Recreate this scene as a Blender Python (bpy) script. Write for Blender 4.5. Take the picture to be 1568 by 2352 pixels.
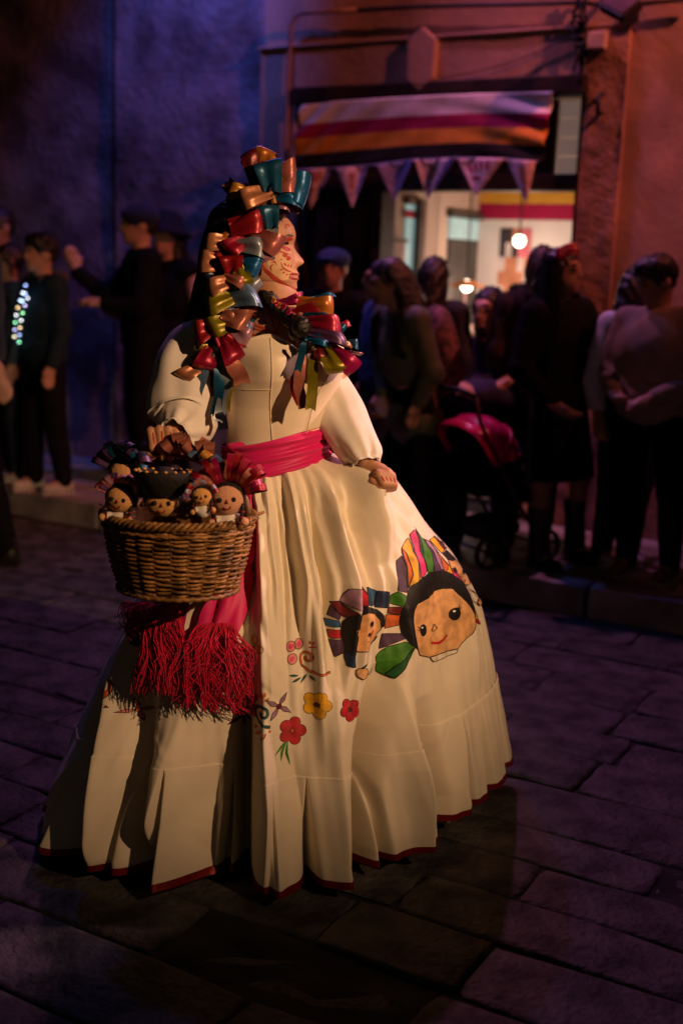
import bpy, bmesh, math, random
import numpy as np
from mathutils import Vector, Matrix
from mathutils.bvhtree import BVHTree
from mathutils.geometry import delaunay_2d_cdt

random.seed(7); RNG = np.random.default_rng(7)
for o in list(bpy.data.objects): bpy.data.objects.remove(o)
SC = bpy.context.scene
COL = SC.collection
PI = math.pi
rad = math.radians

# ------------------------------------------------------------------ camera
F, CX, CY = 2744.0, 784.0, 1176.0
PITCH, ROLL, CZ = rad(11.8), rad(2.0), 1.45
FW = np.array([0, math.cos(PITCH), -math.sin(PITCH)]); R0 = np.array([1., 0, 0]); U0 = np.array([0, math.sin(PITCH), math.cos(PITCH)])
RT = R0*math.cos(ROLL)+U0*math.sin(ROLL); UP = U0*math.cos(ROLL)-R0*math.sin(ROLL)
CP = np.array([0, 0, CZ])
def ray(x, y): return FW+RT*(x-CX)/F+UP*(CY-y)/F
def at(x, y, Y):                                   # point at street depth Y seen at photo position x, y
    d = ray(x, y); return CP+d*(Y/d[1])
def gr(x, y, z=0.0):                               # point on a level of height z
    d = ray(x, y); return CP+d*((z-CZ)/d[2])
cd = bpy.data.cameras.new('camera'); cam = bpy.data.objects.new('camera', cd); COL.objects.link(cam)
cam.matrix_world = Matrix(((RT[0], UP[0], -FW[0], 0), (RT[1], UP[1], -FW[1], 0), (RT[2], UP[2], -FW[2], CZ), (0, 0, 0, 1)))
cd.sensor_fit = 'VERTICAL'; cd.sensor_height = 36.0; cd.sensor_width = 24.0; cd.lens = 42.0; cd.clip_end = 200; cd.clip_start = 0.05
cd.dof.use_dof = True; cd.dof.focus_distance = 2.85; cd.dof.aperture_fstop = 1.8
SC.camera = cam

# ------------------------------------------------------------------ world, lamps, exposure
W = bpy.data.worlds.new('World'); SC.world = W; W.use_nodes = True
wn = W.node_tree; wn.nodes.clear()
sky = wn.nodes.new('ShaderNodeTexSky'); sky.sky_type = 'NISHITA'; sky.sun_disc = False
sky.sun_elevation = rad(4); sky.sun_rotation = rad(200)
bg = wn.nodes.new('ShaderNodeBackground'); bg.inputs['Strength'].default_value = 0.0024
wo = wn.nodes.new('ShaderNodeOutputWorld')
wn.links.new(sky.outputs[0], bg.inputs[0]); wn.links.new(bg.outputs[0], wo.inputs[0])

def lamp(name, loc, target, power, color, size_deg=60, blend=0.4, radius=0.05, kind='SPOT'):
    l = bpy.data.lights.new(name, kind); l.energy = power; l.color = color
    if kind == 'SPOT':
        l.spot_size = rad(size_deg); l.spot_blend = blend
    l.shadow_soft_size = radius
    o = bpy.data.objects.new(name, l); COL.objects.link(o); o.location = loc
    d = Vector(target)-Vector(loc)
    o.rotation_euler = d.to_track_quat('-Z', 'Y').to_euler()
    return o
sun = bpy.data.lights.new('night_sky_sun', 'SUN'); sun.energy = 0.004; sun.angle = rad(10); sun.color = (.6, .7, 1)
so = bpy.data.objects.new('night_sky_sun', sun); COL.objects.link(so); so.rotation_euler = (rad(50), 0, rad(20))
# the street's own lamps, as the photograph's light implies them
lamp('warm_street_spot', (2.05, .55, 2.3), (0.08, 2.95, 1.17), 430, (1.0, .57, .30), 45, 1.0, .03)
lamp('pink_street_lamp', (2.2, 3.6, 2.5), (0.02, 2.95, 1.08), 320, (1.0, .52, .52), 25, .8, .06)
lamp('orange_wall_flood', (2.9, 4.1, 4.3), (1.0, 6.4, 2.45), 400, (1.0, .21, .14), 68, .8, .05)
lamp('blue_wall_flood', (-.75, 6.55, 4.3), (-.90, 7.3, 2.9), 165, (.12, .17, 1.0), 62, .9, .06)
lamp('violet_kerb_flood', (0.05, 6.35, 4.3), (0.75, 4.3, 0), 230, (.75, .22, .52), 84, 1.0, .06)
lamp('blue_kerb_flood', (-1.0, 6.3, 4.5), (0.7, 4.7, .6), 85, (.12, .20, 1.0), 76, .9, .06)
VS = SC.view_settings
VS.view_transform = 'Standard'; VS.look = 'None'; VS.exposure = 0; VS.gamma = 1; VS.use_curve_mapping = False
SC.cycles.use_denoising = True
try: SC.cycles.denoiser = 'OPENIMAGEDENOISE'
except Exception: pass
SC.cycles.max_bounces = 5; SC.cycles.diffuse_bounces = 3; SC.cycles.glossy_bounces = 2; SC.cycles.transmission_bounces = 4
SC.cycles.caustics_reflective = False; SC.cycles.caustics_refractive = False
SC.cycles.sample_clamp_indirect = 4

# ------------------------------------------------------------------ materials
MATS = {}
def s2l(c): return tuple(((x/12.92) if x <= .04045 else ((x+.055)/1.055)**2.4) for x in c)
def mat(name, col, rough=.7, var=.12, scale=8., bump=0., bscale=60., spec=.3, sheen=0., metal=0., emit=None, estr=0., aniso=0., trans=0., col2=None, detail=4., coat=0.):
    if name in MATS: return MATS[name]
    m = bpy.data.materials.new(name); m.use_nodes = True; MATS[name] = m
    nt = m.node_tree; b = nt.nodes['Principled BSDF']
    tc = nt.nodes.new('ShaderNodeTexCoord')
    n = nt.nodes.new('ShaderNodeTexNoise'); n.inputs['Scale'].default_value = scale; n.inputs['Detail'].default_value = detail
    nt.links.new(tc.outputs['Object'], n.inputs['Vector'])
    mx = nt.nodes.new('ShaderNodeMix'); mx.data_type = 'RGBA'
    c2 = col2 or tuple(max(0, c*(1-2*var)) for c in col)
    c1 = col if col2 else tuple(min(1, c*(1+var)) for c in col)
    mx.inputs['A'].default_value = (*c1, 1); mx.inputs['B'].default_value = (*c2, 1)
    mr = nt.nodes.new('ShaderNodeMapRange'); mr.inputs['From Min'].default_value = .35; mr.inputs['From Max'].default_value = .65
    nt.links.new(n.outputs['Fac'], mr.inputs['Value']); nt.links.new(mr.outputs[0], mx.inputs['Factor'])
    nt.links.new(mx.outputs['Result'], b.inputs['Base Color'])
    b.inputs['Roughness'].default_value = rough; b.inputs['Specular IOR Level'].default_value = spec
    b.inputs['Metallic'].default_value = metal
    if sheen: b.inputs['Sheen Weight'].default_value = sheen
    if aniso: b.inputs['Anisotropic'].default_value = aniso
    if trans: b.inputs['Transmission Weight'].default_value = trans
    if coat: b.inputs['Coat Weight'].default_value = coat; b.inputs['Coat Roughness'].default_value = .25
    if emit: b.inputs['Emission Color'].default_value = (*emit, 1); b.inputs['Emission Strength'].default_value = estr
    if bump:
        n2 = nt.nodes.new('ShaderNodeTexNoise'); n2.inputs['Scale'].default_value = bscale; n2.inputs['Detail'].default_value = 6
        nt.links.new(tc.outputs['Object'], n2.inputs['Vector'])
        bp = nt.nodes.new('ShaderNodeBump'); bp.inputs['Strength'].default_value = bump; bp.inputs['Distance'].default_value = .01
        nt.links.new(n2.outputs['Fac'], bp.inputs['Height']); nt.links.new(bp.outputs[0], b.inputs['Normal'])
    return m
def cloth(name, col, **k):
    d = dict(rough=.85, var=.06, scale=14, bump=.25, bscale=420, spec=.15, sheen=.15); d.update(k)
    return mat(name, col, **d)
def satin(name, col):
    return mat(name, tuple(.72*x for x in col), rough=.38, var=.10, scale=30, bump=.10, bscale=70, spec=.6, metal=.38)

# ------------------------------------------------------------------ object helpers
def link(name, me, m=None, parent=None):
    o = bpy.data.objects.new(name, me); COL.objects.link(o)
    if m is not None:
        for x in (m if isinstance(m, (list, tuple)) else [m]): me.materials.append(x)
    if parent is not None: o.parent = parent
    return o
def mesh(name, v, f, m=None, parent=None, smooth=True, mi=None):
    me = bpy.data.meshes.new(name)
    v = np.asarray(v, dtype=float)
    me.from_pydata(v.tolist(), [], [list(map(int, q)) for q in f] if not isinstance(f, np.ndarray) else f.tolist())
    if smooth: me.polygons.foreach_set('use_smooth', np.ones(len(me.polygons), bool))
    if mi is not None: me.polygons.foreach_set('material_index', np.asarray(mi, dtype=np.int32))
    me.update()
    return link(name, me, m, parent)
def tag(o, label, cat=None, group=None, kind=None):
    if label: o['label'] = label
    if cat: o['category'] = cat
    if group: o['group'] = group
    if kind: o['kind'] = kind
    return o
def empty(name, loc=(0, 0, 0), rz=0.0):
    o = bpy.data.objects.new(name, None); COL.objects.link(o); o.location = loc; o.rotation_euler = (0, 0, rz); o.empty_display_size = .1
    return o
def struct(o, label=None, cat=None):
    o['kind'] = 'structure'
    if label: o['label'] = label
    if cat: o['category'] = cat
    return o

class MB:                                          # collects pieces of ONE part
    def __init__(s): s.v = []; s.f = []; s.mi = []
    def add(s, v, f, mi=0):
        n = len(s.v); s.v.extend([tuple(map(float, p)) for p in v]); s.f.extend([[int(i)+n for i in q] for q in f]); s.mi.extend([mi]*len(f)); return s
    def box(s, c, d, R=None, mi=0, bev=0.0):
        c = np.array(c, float); h = np.array(d, float)/2
        P = np.array([[x, y, z] for x in (-1, 1) for y in (-1, 1) for z in (-1, 1)], float)*h
        if R is not None: P = P@np.array(R).T
        return s.add(P+c, [(0, 1, 3, 2), (4, 6, 7, 5), (0, 4, 5, 1), (2, 3, 7, 6), (0, 2, 6, 4), (1, 5, 7, 3)], mi)
    def tube(s, pts, r, n=8, mi=0, cap=True):
        pts = np.array(pts, float); k = len(pts); rr = np.broadcast_to(np.array(r, float), (k,))
        T = np.gradient(pts, axis=0); T /= np.linalg.norm(T, axis=1)[:, None]+1e-9
        a = np.array([0, 0, 1.]) if abs(T[0][2]) < .9 else np.array([1., 0, 0])
        V = []; N = np.cross(T[0], a); N /= np.linalg.norm(N)
        for i in range(k):
            N = N-T[i]*(N@T[i]); N /= np.linalg.norm(N)+1e-9; B = np.cross(T[i], N)
            for j in range(n):
                t = 2*PI*j/n; V.append(pts[i]+rr[i]*(math.cos(t)*N+math.sin(t)*B))
        f = [(i*n+j, i*n+(j+1) % n, (i+1)*n+(j+1) % n, (i+1)*n+j) for i in range(k-1) for j in range(n)]
        if cap: f += [tuple(range(n))[::-1], tuple(range((k-1)*n, k*n))]
        return s.add(V, f, mi)
    def ball(s, c, r, n=10, mi=0, R=None):
        c = np.array(c, float); r = np.broadcast_to(np.array(r, float), (3,)); m2 = n*2; V = []; f = []
        for i in range(n+1):
            th = PI*i/n
            for j in range(m2):
                ph = 2*PI*j/m2; V.append(np.array([math.sin(th)*math.cos(ph), math.sin(th)*math.sin(ph), math.cos(th)])*r)
        V = np.array(V)
        if R is not None: V = V@np.array(R).T
        for i in range(n):
            for j in range(m2): f.append((i*m2+j, (i+1)*m2+j, (i+1)*m2+(j+1) % m2, i*m2+(j+1) % m2))
        return s.add(V+c, f, mi)
    def lathe(s, prof, c=(0, 0, 0), n=24, mi=0, R=None):
        V = np.array([[r*math.cos(2*PI*j/n), r*math.sin(2*PI*j/n), z] for r, z in prof for j in range(n)])
        if R is not None: V = V@np.array(R).T
        f = [(i*n+j, i*n+(j+1) % n, (i+1)*n+(j+1) % n, (i+1)*n+j) for i in range(len(prof)-1) for j in range(n)]
        return s.add(V+np.array(c), f, mi)
    def grid(s, P, mi=0, wrap=False):               # P[i][j] -> 3D
        P = np.array(P, float); a, b = P.shape[:2]
        f = [(i*b+j, i*b+(j+1) % b, (i+1)*b+(j+1) % b, (i+1)*b+j) for i in range(a-1) for j in range(b if wrap else b-1)]
        return s.add(P.reshape(-1, 3), f, mi)
    def build(s, name, m=None, parent=None, smooth=True, solid=0.0, bevel=0.0):
        o = mesh(name, s.v, s.f, m, parent, smooth, s.mi)
        if bevel:
            q = o.modifiers.new('b', 'BEVEL'); q.width = bevel; q.segments = 2; q.limit_method = 'ANGLE'
        if solid:
            q = o.modifiers.new('s', 'SOLIDIFY'); q.thickness = solid; q.offset = 0
        return o
def rotz(a): c, s = math.cos(a), math.sin(a); return np.array([[c, -s, 0], [s, c, 0], [0, 0, 1.]])
def rotx(a): c, s = math.cos(a), math.sin(a); return np.array([[1., 0, 0], [0, c, -s], [0, s, c]])
def roty(a): c, s = math.cos(a), math.sin(a); return np.array([[c, 0, s], [0, 1., 0], [-s, 0, c]])

def wave(p, seed, freq):                            # smooth pseudo-noise in [-1,1]
    r = np.random.default_rng(seed); out = 0
    p = np.asarray(p)
    for k in range(5):
        w = r.normal(size=3)*freq*(1+.5*k); out = out+np.sin(p@w+r.uniform(0, 6.28))/(1+.5*k)
    return out/2.6

# ------------------------------------------------------------------ smooth unions of capsules and ellipsoids, meshed
def sdf_mesh(prims, res=.012, k=.03, smooth_it=2):
    """prims: ('c',a,b,ra,rb) capsule, ('e',center,radii[,R]) ellipsoid, ('-e',...) carve, ('-p',point,normal) keep behind plane"""
    lo = np.full(3, 1e9); hi = np.full(3, -1e9)
    for q in prims:
        if q[0] == 'c':
            for p, r in ((q[1], q[3]), (q[2], q[4])):
                lo = np.minimum(lo, np.array(p)-r); hi = np.maximum(hi, np.array(p)+r)
        elif q[0] == 'e':
            r = max(q[2]); lo = np.minimum(lo, np.array(q[1])-r); hi = np.maximum(hi, np.array(q[1])+r)
    lo -= 3*res; hi += 3*res
    n = np.ceil((hi-lo)/res).astype(int)+1
    V = np.full(n, 1.0, np.float32)
    ax = [lo[i]+res*np.arange(n[i]) for i in range(3)]
    for q in prims:
        if q[0] == 'c':
            a, b, ra, rb = np.array(q[1], float), np.array(q[2], float), q[3], q[4]; m = k+3*res
            l2 = np.minimum(a-ra, b-rb)-m; h2 = np.maximum(a+ra, b+rb)+m
        elif q[0] in ('e', '-e'):
            c = np.array(q[1], float); r = np.array(q[2], float); m = k+3*res; l2 = c-r.max()-m; h2 = c+r.max()+m
        else: l2, h2 = lo, hi
        i0 = np.clip(np.floor((l2-lo)/res).astype(int), 0, n-1); i1 = np.clip(np.ceil((h2-lo)/res).astype(int)+1, 1, n)
        if (i1 <= i0).any(): continue
        sl = tuple(slice(i0[i], i1[i]) for i in range(3))
        P = np.stack(np.meshgrid(*[ax[i][sl[i]] for i in range(3)], indexing='ij'), -1)
        if q[0] == 'c':
            ab = b-a; t = np.clip(((P-a)@ab)/(ab@ab+1e-12), 0, 1)
            d = np.linalg.norm(P-a-t[..., None]*ab, axis=-1)-(ra+t*(rb-ra))
        elif q[0] in ('e', '-e'):
            L = P-c
            if len(q) > 3: L = L@np.array(q[3])
            kk = np.linalg.norm(L/r, axis=-1); d = (kk-1)*r.min() if False else kk*(kk-1)/(np.linalg.norm(L/(r*r), axis=-1)+1e-9)
        else:
            d = (P-np.array(q[1]))@np.array(q[2], float)
        A = V[sl]
        if q[0][0] == '-':
            V[sl] = np.maximum(A, -d if q[0] == '-e' else d)
        else:
            h = np.maximum(k-np.abs(A-d), 0)/k
            V[sl] = np.minimum(A, d)-h*h*k*.25
    ins = V < 0
    c8 = [ins[i:n[0]-1+i, j:n[1]-1+j, l:n[2]-1+l] for i in (0, 1) for j in (0, 1) for l in (0, 1)]
    s = sum(x.astype(np.int8) for x in c8); act = (s > 0) & (s < 8)
    idx = -np.ones(act.shape, np.int64); cells = np.argwhere(act); idx[act] = np.arange(len(cells))
    acc = np.zeros((len(cells), 3)); cnt = np.zeros(len(cells))
    corners = [(i, j, l) for i in (0, 1) for j in (0, 1) for l in (0, 1)]
    for a in corners:
        for d_ in range(3):
            if a[d_]: continue
            b = list(a); b[d_] = 1
            pa = cells+np.array(a); pb = cells+np.array(b)
            va = V[pa[:, 0], pa[:, 1], pa[:, 2]]; vb = V[pb[:, 0], pb[:, 1], pb[:, 2]]
            x = (va < 0) != (vb < 0); t = np.where(x, va/(va-vb+1e-12), 0)
            pt = np.array(a)+t[:, None]*(np.array(b)-np.array(a))
            acc[x] += pt[x]; cnt[x] += 1
    verts = lo+res*(cells+acc/np.maximum(cnt, 1)[:, None])
    faces = []
    for d_ in range(3):
        o1, o2 = (d_+1) % 3, (d_+2) % 3
        sa = [slice(None)]*3; sb = [slice(None)]*3; sa[d_] = slice(0, -1); sb[d_] = slice(1, None)
        A = ins[tuple(sa)]; B = ins[tuple(sb)]
        e = np.argwhere(A != B)
        e = e[(e[:, o1] > 0) & (e[:, o2] > 0) & (e[:, o1] < n[o1]-1) & (e[:, o2] < n[o2]-1)]
        flip = ~A[e[:, 0], e[:, 1], e[:, 2]]
        def cell(x, y):
            q = e.copy(); q[:, o1] += x; q[:, o2] += y; return idx[q[:, 0], q[:, 1], q[:, 2]]
        Q = np.stack([cell(-1, -1), cell(0, -1), cell(0, 0), cell(-1, 0)], 1)
        Q[flip] = Q[flip][:, ::-1]; faces.append(Q)
    faces = np.concatenate(faces); faces = faces[(faces >= 0).all(1)]
    E = np.concatenate([faces[:, [0, 1]], faces[:, [1, 2]], faces[:, [2, 3]], faces[:, [3, 0]]])
    for _ in range(smooth_it):
        S = np.zeros_like(verts); Cn = np.zeros(len(verts))
        np.add.at(S, E[:, 0], verts[E[:, 1]]); np.add.at(Cn, E[:, 0], 1)
        verts = verts*.5+.5*S/np.maximum(Cn, 1)[:, None]
    return verts, faces
def vnorm(v, f):
    nn = np.zeros_like(v); a = np.cross(v[f[:, 2]]-v[f[:, 0]], v[f[:, 3]]-v[f[:, 1]])
    for i in range(4): np.add.at(nn, f[:, i], a)
    return nn/(np.linalg.norm(nn, axis=1)[:, None]+1e-12)
# ================================================================== SETTING
TW = np.array([.8672, -.4979, 0.]); NW = np.array([-.4979, -.8672, 0.]); OW = np.array([0., 6.916, 0.])   # facade: along, towards the street
def wp(s, z, d=0.0): return OW+TW*s+NW*d+np.array([0, 0, z])
def wz(x, y, d=0.0):
    r = ray(x, y); o = OW+NW*d; t = ((o-CP)@NW)/(r@NW); p = CP+r*t; q = p-OW
    return float(q@TW), float(p[2])
def wps(x, y, d=0.0): s, z = wz(x, y, d); return wp(s, z, d)
RW = np.stack([TW, -NW, [0, 0, 1.]], 1)             # facade box axes

m_joint = mat('street_joint', (.036, .031, .030), rough=.95, var=.3, bump=.6, bscale=40)
m_stone = mat('street_stone', (.082, .074, .071), rough=.7, var=.35, scale=9, bump=1.0, bscale=42, spec=.35, detail=8)
m_slab = mat('pavement_slab', (.36, .30, .29), rough=.6, var=.25, scale=4, bump=.5, bscale=30, spec=.35, detail=8)
nt = m_stone.node_tree                               # each stone its own tone
oi = nt.nodes.new('ShaderNodeObjectInfo'); hs = nt.nodes.new('ShaderNodeHueSaturation')
mrr = nt.nodes.new('ShaderNodeMapRange'); mrr.inputs['To Min'].default_value = .78; mrr.inputs['To Max'].default_value = 1.15
nt.links.new(oi.outputs['Random'], mrr.inputs['Value']); nt.links.new(mrr.outputs[0], hs.inputs['Value'])
bs = nt.nodes['Principled BSDF']; src = bs.inputs['Base Color'].links[0].from_socket
nt.links.new(src, hs.inputs['Color']); nt.links.new(hs.outputs[0], bs.inputs['Base Color'])

street = struct(mesh('street', [(-40, -30, -.009), (40, -30, -.009), (40, 50, -.009), (-40, 50, -.009)], [(0, 1, 2, 3)], m_joint, smooth=False),
                'dark stone paved street under the dancer', 'street')
def stone_mesh(L, D, seed, h=.011, rough=.012, lift=0.0):
    r = np.random.default_rng(seed); nL, nD = 5, 3
    X = np.linspace(-L/2, L/2, nL+2); Yv = np.linspace(-D/2, D/2, nD+2)
    X = np.concatenate([[X[0]], [X[0]+.004], [X[0]+.016], X[1:-1], [X[-1]-.016], [X[-1]-.004], [X[-1]]]); Yv = np.concatenate([[Yv[0]], [Yv[0]+.004], [Yv[0]+.016], Yv[1:-1], [Yv[-1]-.016], [Yv[-1]-.004], [Yv[-1]]])
    v = []
    a, b = len(X), len(Yv)
    tl = r.normal(0, .006, 2); i0, i1 = r.uniform(0, 6, 2)
    for i, x in enumerate(X):
        for j, y in enumerate(Yv):
            edge = i in (0, a-1) or j in (0, b-1)
            corner = (abs(x)/(L/2))**4*(abs(y)/(D/2))**4
            xx = x*(1-.025*corner)+.003*math.sin(9*y/D+i0)+r.normal(0, .001); yy = y*(1-.05*corner)+.003*math.sin(7*x/L+i1)+r.normal(0, .001)
            z = (-h if edge else r.normal(0, .0014)-.0025*((2*x/L)**4+(2*y/D)**4))+lift+(0 if edge else tl[0]*x+tl[1]*y)
            v.append((xx, yy, z))
    f = [(i*b+j, (i+1)*b+j, (i+1)*b+j+1, i*b+j+1) for i in range(a-1) for j in range(b-1)]
    return v, f
SD0 = 1.10                                           # kerb distance from the facade
stones = []
d = SD0+.17; row = 0
while d < 7.4:
    dep = random.uniform(.18, .28); s = -5.2+random.uniform(0, .4)
    while s < 5.6:
        L = random.uniform(.34, .78); stones.append((s+L/2, d+dep/2, L-.004, dep-.004)); s += L
    d += dep; row += 1
def vis(q):
    p = wp(q[0], 0, q[1]); k = (p-CP)@FW
    if k < .3: return 1e3
    x = (p-CP)@RT/k; y = (p-CP)@UP/k
    out = max(0, abs(x)-.285)+max(0, abs(y)-.43)
    return out*30+k*.1
stones.sort(key=vis)
prot = {}
rest = MB()
rz = math.atan2(TW[1], TW[0])
for i, (s, dd, L, D) in enumerate(stones):
    p = wp(s, 0, dd); v, f = stone_mesh(L, D, i)
    tw = random.gauss(0, .02)
    if i < 290:
        o = mesh('paving_stone', v, f, m_stone, street); o.location = p+np.array([0, 0, random.gauss(0, .0035)]); o.rotation_euler = (0, 0, rz+tw)
    else:
        V = np.array(v)@rotz(rz+tw).T+p; rest.add(V, f)
o = rest.build('outer_paving', m_stone, street); o['kind'] = 'stuff'

# pavement
pav = MB()
pav.add([wp(-9, -.02, -6), wp(9, -.02, -6), wp(9, -.02, SD0), wp(-9, -.02, SD0), wp(-9, .10, -6), wp(9, .10, -6), wp(9, .10, SD0), wp(-9, .10, SD0)],
        [(4, 5, 6, 7), (0, 3, 2, 1), (3, 7, 6, 2), (0, 4, 7, 3), (1, 2, 6, 5)])
pavement = struct(pav.build('pavement', m_joint, smooth=False), 'raised pavement along the shop wall', 'pavement')
dd = .02; k = 0
while dd < SD0-.2:
    D = .34; s = -4.6+(.27 if k % 2 else 0)
    while s < 3.4:
        L = random.uniform(.45, .66); v, f = stone_mesh(L-.012, D-.012, 900+k, h=.018)
        o = mesh('paving_slab', v, f, m_slab, pavement); o.location = wp(s+L/2, .122, dd+D/2); o.rotation_euler = (0, 0, rz)
        s += L; k += 1
    dd += D
s = -4.8
while s < 3.6:
    L = random.uniform(.5, .8); v, f = stone_mesh(L-.01, .19, 1500+k, h=.15)
    o = mesh('kerb_stone', v, f, m_slab, pavement, smooth=False); o.location = wp(s+L/2, .125, SD0-.01); o.rotation_euler = (0, 0, rz); s += L; k += 1

# ---- building
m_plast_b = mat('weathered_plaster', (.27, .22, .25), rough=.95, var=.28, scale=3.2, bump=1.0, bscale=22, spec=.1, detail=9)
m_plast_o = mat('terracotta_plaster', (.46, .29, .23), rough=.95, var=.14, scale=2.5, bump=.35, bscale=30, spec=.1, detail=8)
m_plast_r = mat('rough_pilaster_plaster', (.42, .24, .17), rough=.95, var=.2, scale=4, bump=1.0, bscale=45, spec=.1, detail=9)
m_dwood = mat('dark_wood', (.035, .02, .016), rough=.6, var=.35, scale=6, bump=.4, bscale=60)
m_iron = mat('black_iron', (.015, .014, .014), rough=.5, var=.3, scale=20)
building = empty('shop_building', wp(0, .1)); tag(building, 'plastered street building with open shop doorway, banner and lit room inside', 'building')
def child(o):
    o.parent = building; o.matrix_parent_inverse = Matrix.Translation(-Vector(building.location)); return o
def wallgrid(name, s0, s1, z0, z1, d, m, amp=.008, freq=6., step=.035, seed=1, amp2=0.0, thick=.3):
    ns, nz = max(2, int((s1-s0)/step)), max(2, int((z1-z0)/step))
    S, Z = np.meshgrid(np.linspace(s0, s1, ns), np.linspace(z0, z1, nz), indexing='ij')
    q = np.stack([S, Z, np.zeros_like(S)], -1)
    dis = amp*wave(q, seed, freq)+amp*.5*wave(q, seed+1, freq*3)
    if amp2:
        h = wave(q, seed+2, freq*1.6)+.5*wave(q, seed+3, freq*4); dis = dis-amp2*np.clip((h-.55)*2, 0, 1)
    edge = (S < s0+1e-6) | (S > s1-1e-6) | (Z < z0+1e-6) | (Z > z1-1e-6); dis = np.where(edge, 0, dis)
    P = OW+TW*S[..., None]+NW*(d+dis)[..., None]+np.array([0, 0, 1.])*Z[..., None]
    mb = MB(); mb.grid(P)
    e = -.02
    c = (wp(s0, z0, d), wp(s1, z0, d), wp(s1, z1, d), wp(s0, z1, d)); b = (wp(s0, z0, d-thick), wp(s1, z0, d-thick), wp(s1, z1, d-thick), wp(s0, z1, d-thick))
    mb.add(list(c)+list(b), [(0, 4, 5, 1), (1, 5, 6, 2), (2, 6, 7, 3), (3, 7, 4, 0), (4, 7, 6, 5)])
    return child(mb.build(name, m))
def wbox(name, s0, s1, z0, z1, d0, d1, m, bevel=.004, parent=None):
    mb = MB(); mb.box(wp((s0+s1)/2, (z0+z1)/2, (d0+d1)/2), (s1-s0, d1-d0, z1-z0), RW)
    o = mb.build(name, m, smooth=False, bevel=bevel)
    if parent is None: child(o)
    else:
        o.parent = parent; o.matrix_parent_inverse = parent.matrix_world.inverted() if parent.type == 'EMPTY' else Matrix.Translation(-Vector(building.location))
    return o
sL, zt = wz(688, 215); sR = wz(1322, 560)[0]; zTop = wz(1000, 205)[1]
sBL = wz(603, 300)[0]; sBR = wz(1422, 450)[0]; zBand = wz(1000, 88)[1]
sE = wz(266, 400)[0]; zPl = wz(1480, 742)[1]; ZT = 4.6
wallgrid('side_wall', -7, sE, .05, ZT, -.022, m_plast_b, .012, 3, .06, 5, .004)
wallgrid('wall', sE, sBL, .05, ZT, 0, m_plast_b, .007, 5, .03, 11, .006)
wallgrid('upper_wall', sBL+.002, sBR-.002, zBand, ZT, 0.0, m_plast_o, .008, 4, .05, 21)
wallgrid('door_band', sL-.001, sR+.001, zTop, zBand-.002, .035, m_plast_o, .006, 5, .04, 31, thick=.335)
wallgrid('pilaster', sBL+.002, sL-.002, .05, zBand-.002, .035, m_plast_o, .006, 6, .03, 33, thick=.335)
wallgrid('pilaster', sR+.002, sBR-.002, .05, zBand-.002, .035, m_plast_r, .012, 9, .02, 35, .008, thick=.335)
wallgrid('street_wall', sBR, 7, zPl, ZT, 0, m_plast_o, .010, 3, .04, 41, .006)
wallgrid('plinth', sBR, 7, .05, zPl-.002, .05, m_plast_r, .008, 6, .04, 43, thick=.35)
# ridge line of the band
sx0, sx1 = sBL-.02, sBR+.02
mb = MB(); mb.box(wp((sx0+sx1)/2, zBand, .036), (sx1-sx0, .03, .018), RW); child(mb.build('band_moulding', m_plast_o, smooth=False, bevel=.01))
# keystone with pointed ends
k0, k1 = wz(948, 120)[0], wz(1012, 120)[0]; kz0, kz1 = wz(980, 208)[1], wz(980, 66)[1]; km = (k0+k1)/2
pts = [(k0, kz0+.05), (km, kz0-.02), (k1, kz0+.05), (k1+.005, kz1-.07), (km, kz1), (k0-.005, kz1-.07)]
mb = MB(); mb.add([wp(s, z, .03) for s, z in pts]+[wp(s*.94+km*.06, z, .075) for s, z in pts], [(6, 7, 8, 9, 10, 11)]+[(i, (i+1) % 6, 6+(i+1) % 6, 6+i) for i in range(6)])
child(mb.build('keystone', m_plast_o, smooth=False, bevel=.008))
# lintel beam and frame
lz0, lz1 = wz(1000, 222)[1], wz(1000, 190)[1]
wbox('lintel_beam', sL-.01, sR+.01, lz0-.02, lz1, -.1, .075, m_dwood, .008)
zB0, zB1 = wz(1000, 437)[1], wz(1000, 400)[1]
wbox('transom_beam', sL, sR, zB0, zB1, -.16, -.02, m_dwood, .006)
sPo, sP1 = wz(850, 520)[0], wz(872, 520)[0]
wbox('frame_post', sPo, sP1, .1, zB0-.002, -.18, -.01, m_dwood, .006)
wbox('frame_post', sL, sL+.05, .1, zB0-.002, -.16, -.02, m_dwood)
wbox('frame_post', sR-.04, sR, .1, lz0-.025, -.14, -.03, m_dwood)
# transom: dark boards and panes at right whose glow stands in for room light
sT = wz(1266, 330)[0]; nb = 6
for i in range(nb):
    a = sL+.002+(sT-sL-.01)*i/nb; b = sL+(sT-sL-.01)*(i+1)/nb-.004
    wbox('transom_board', a, b, zB1+.002, lz0-.024, -.12, -.08, m_dwood, .003)
m_room_glow = mat('room_glow_pane', (.72, .66, .60), rough=.5, var=.1, scale=5, spec=.4, emit=(.75, .48, .40), estr=.16)
for i in range(4):
    z0 = zB1+.004+(lz0-.03-zB1)*i/4; z1 = zB1+(lz0-.03-zB1)*(i+1)/4-.006
    wbox('transom_pane', sT+.004, sR-.045, z0, z1, -.10, -.085, m_room_glow, .002)
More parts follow.
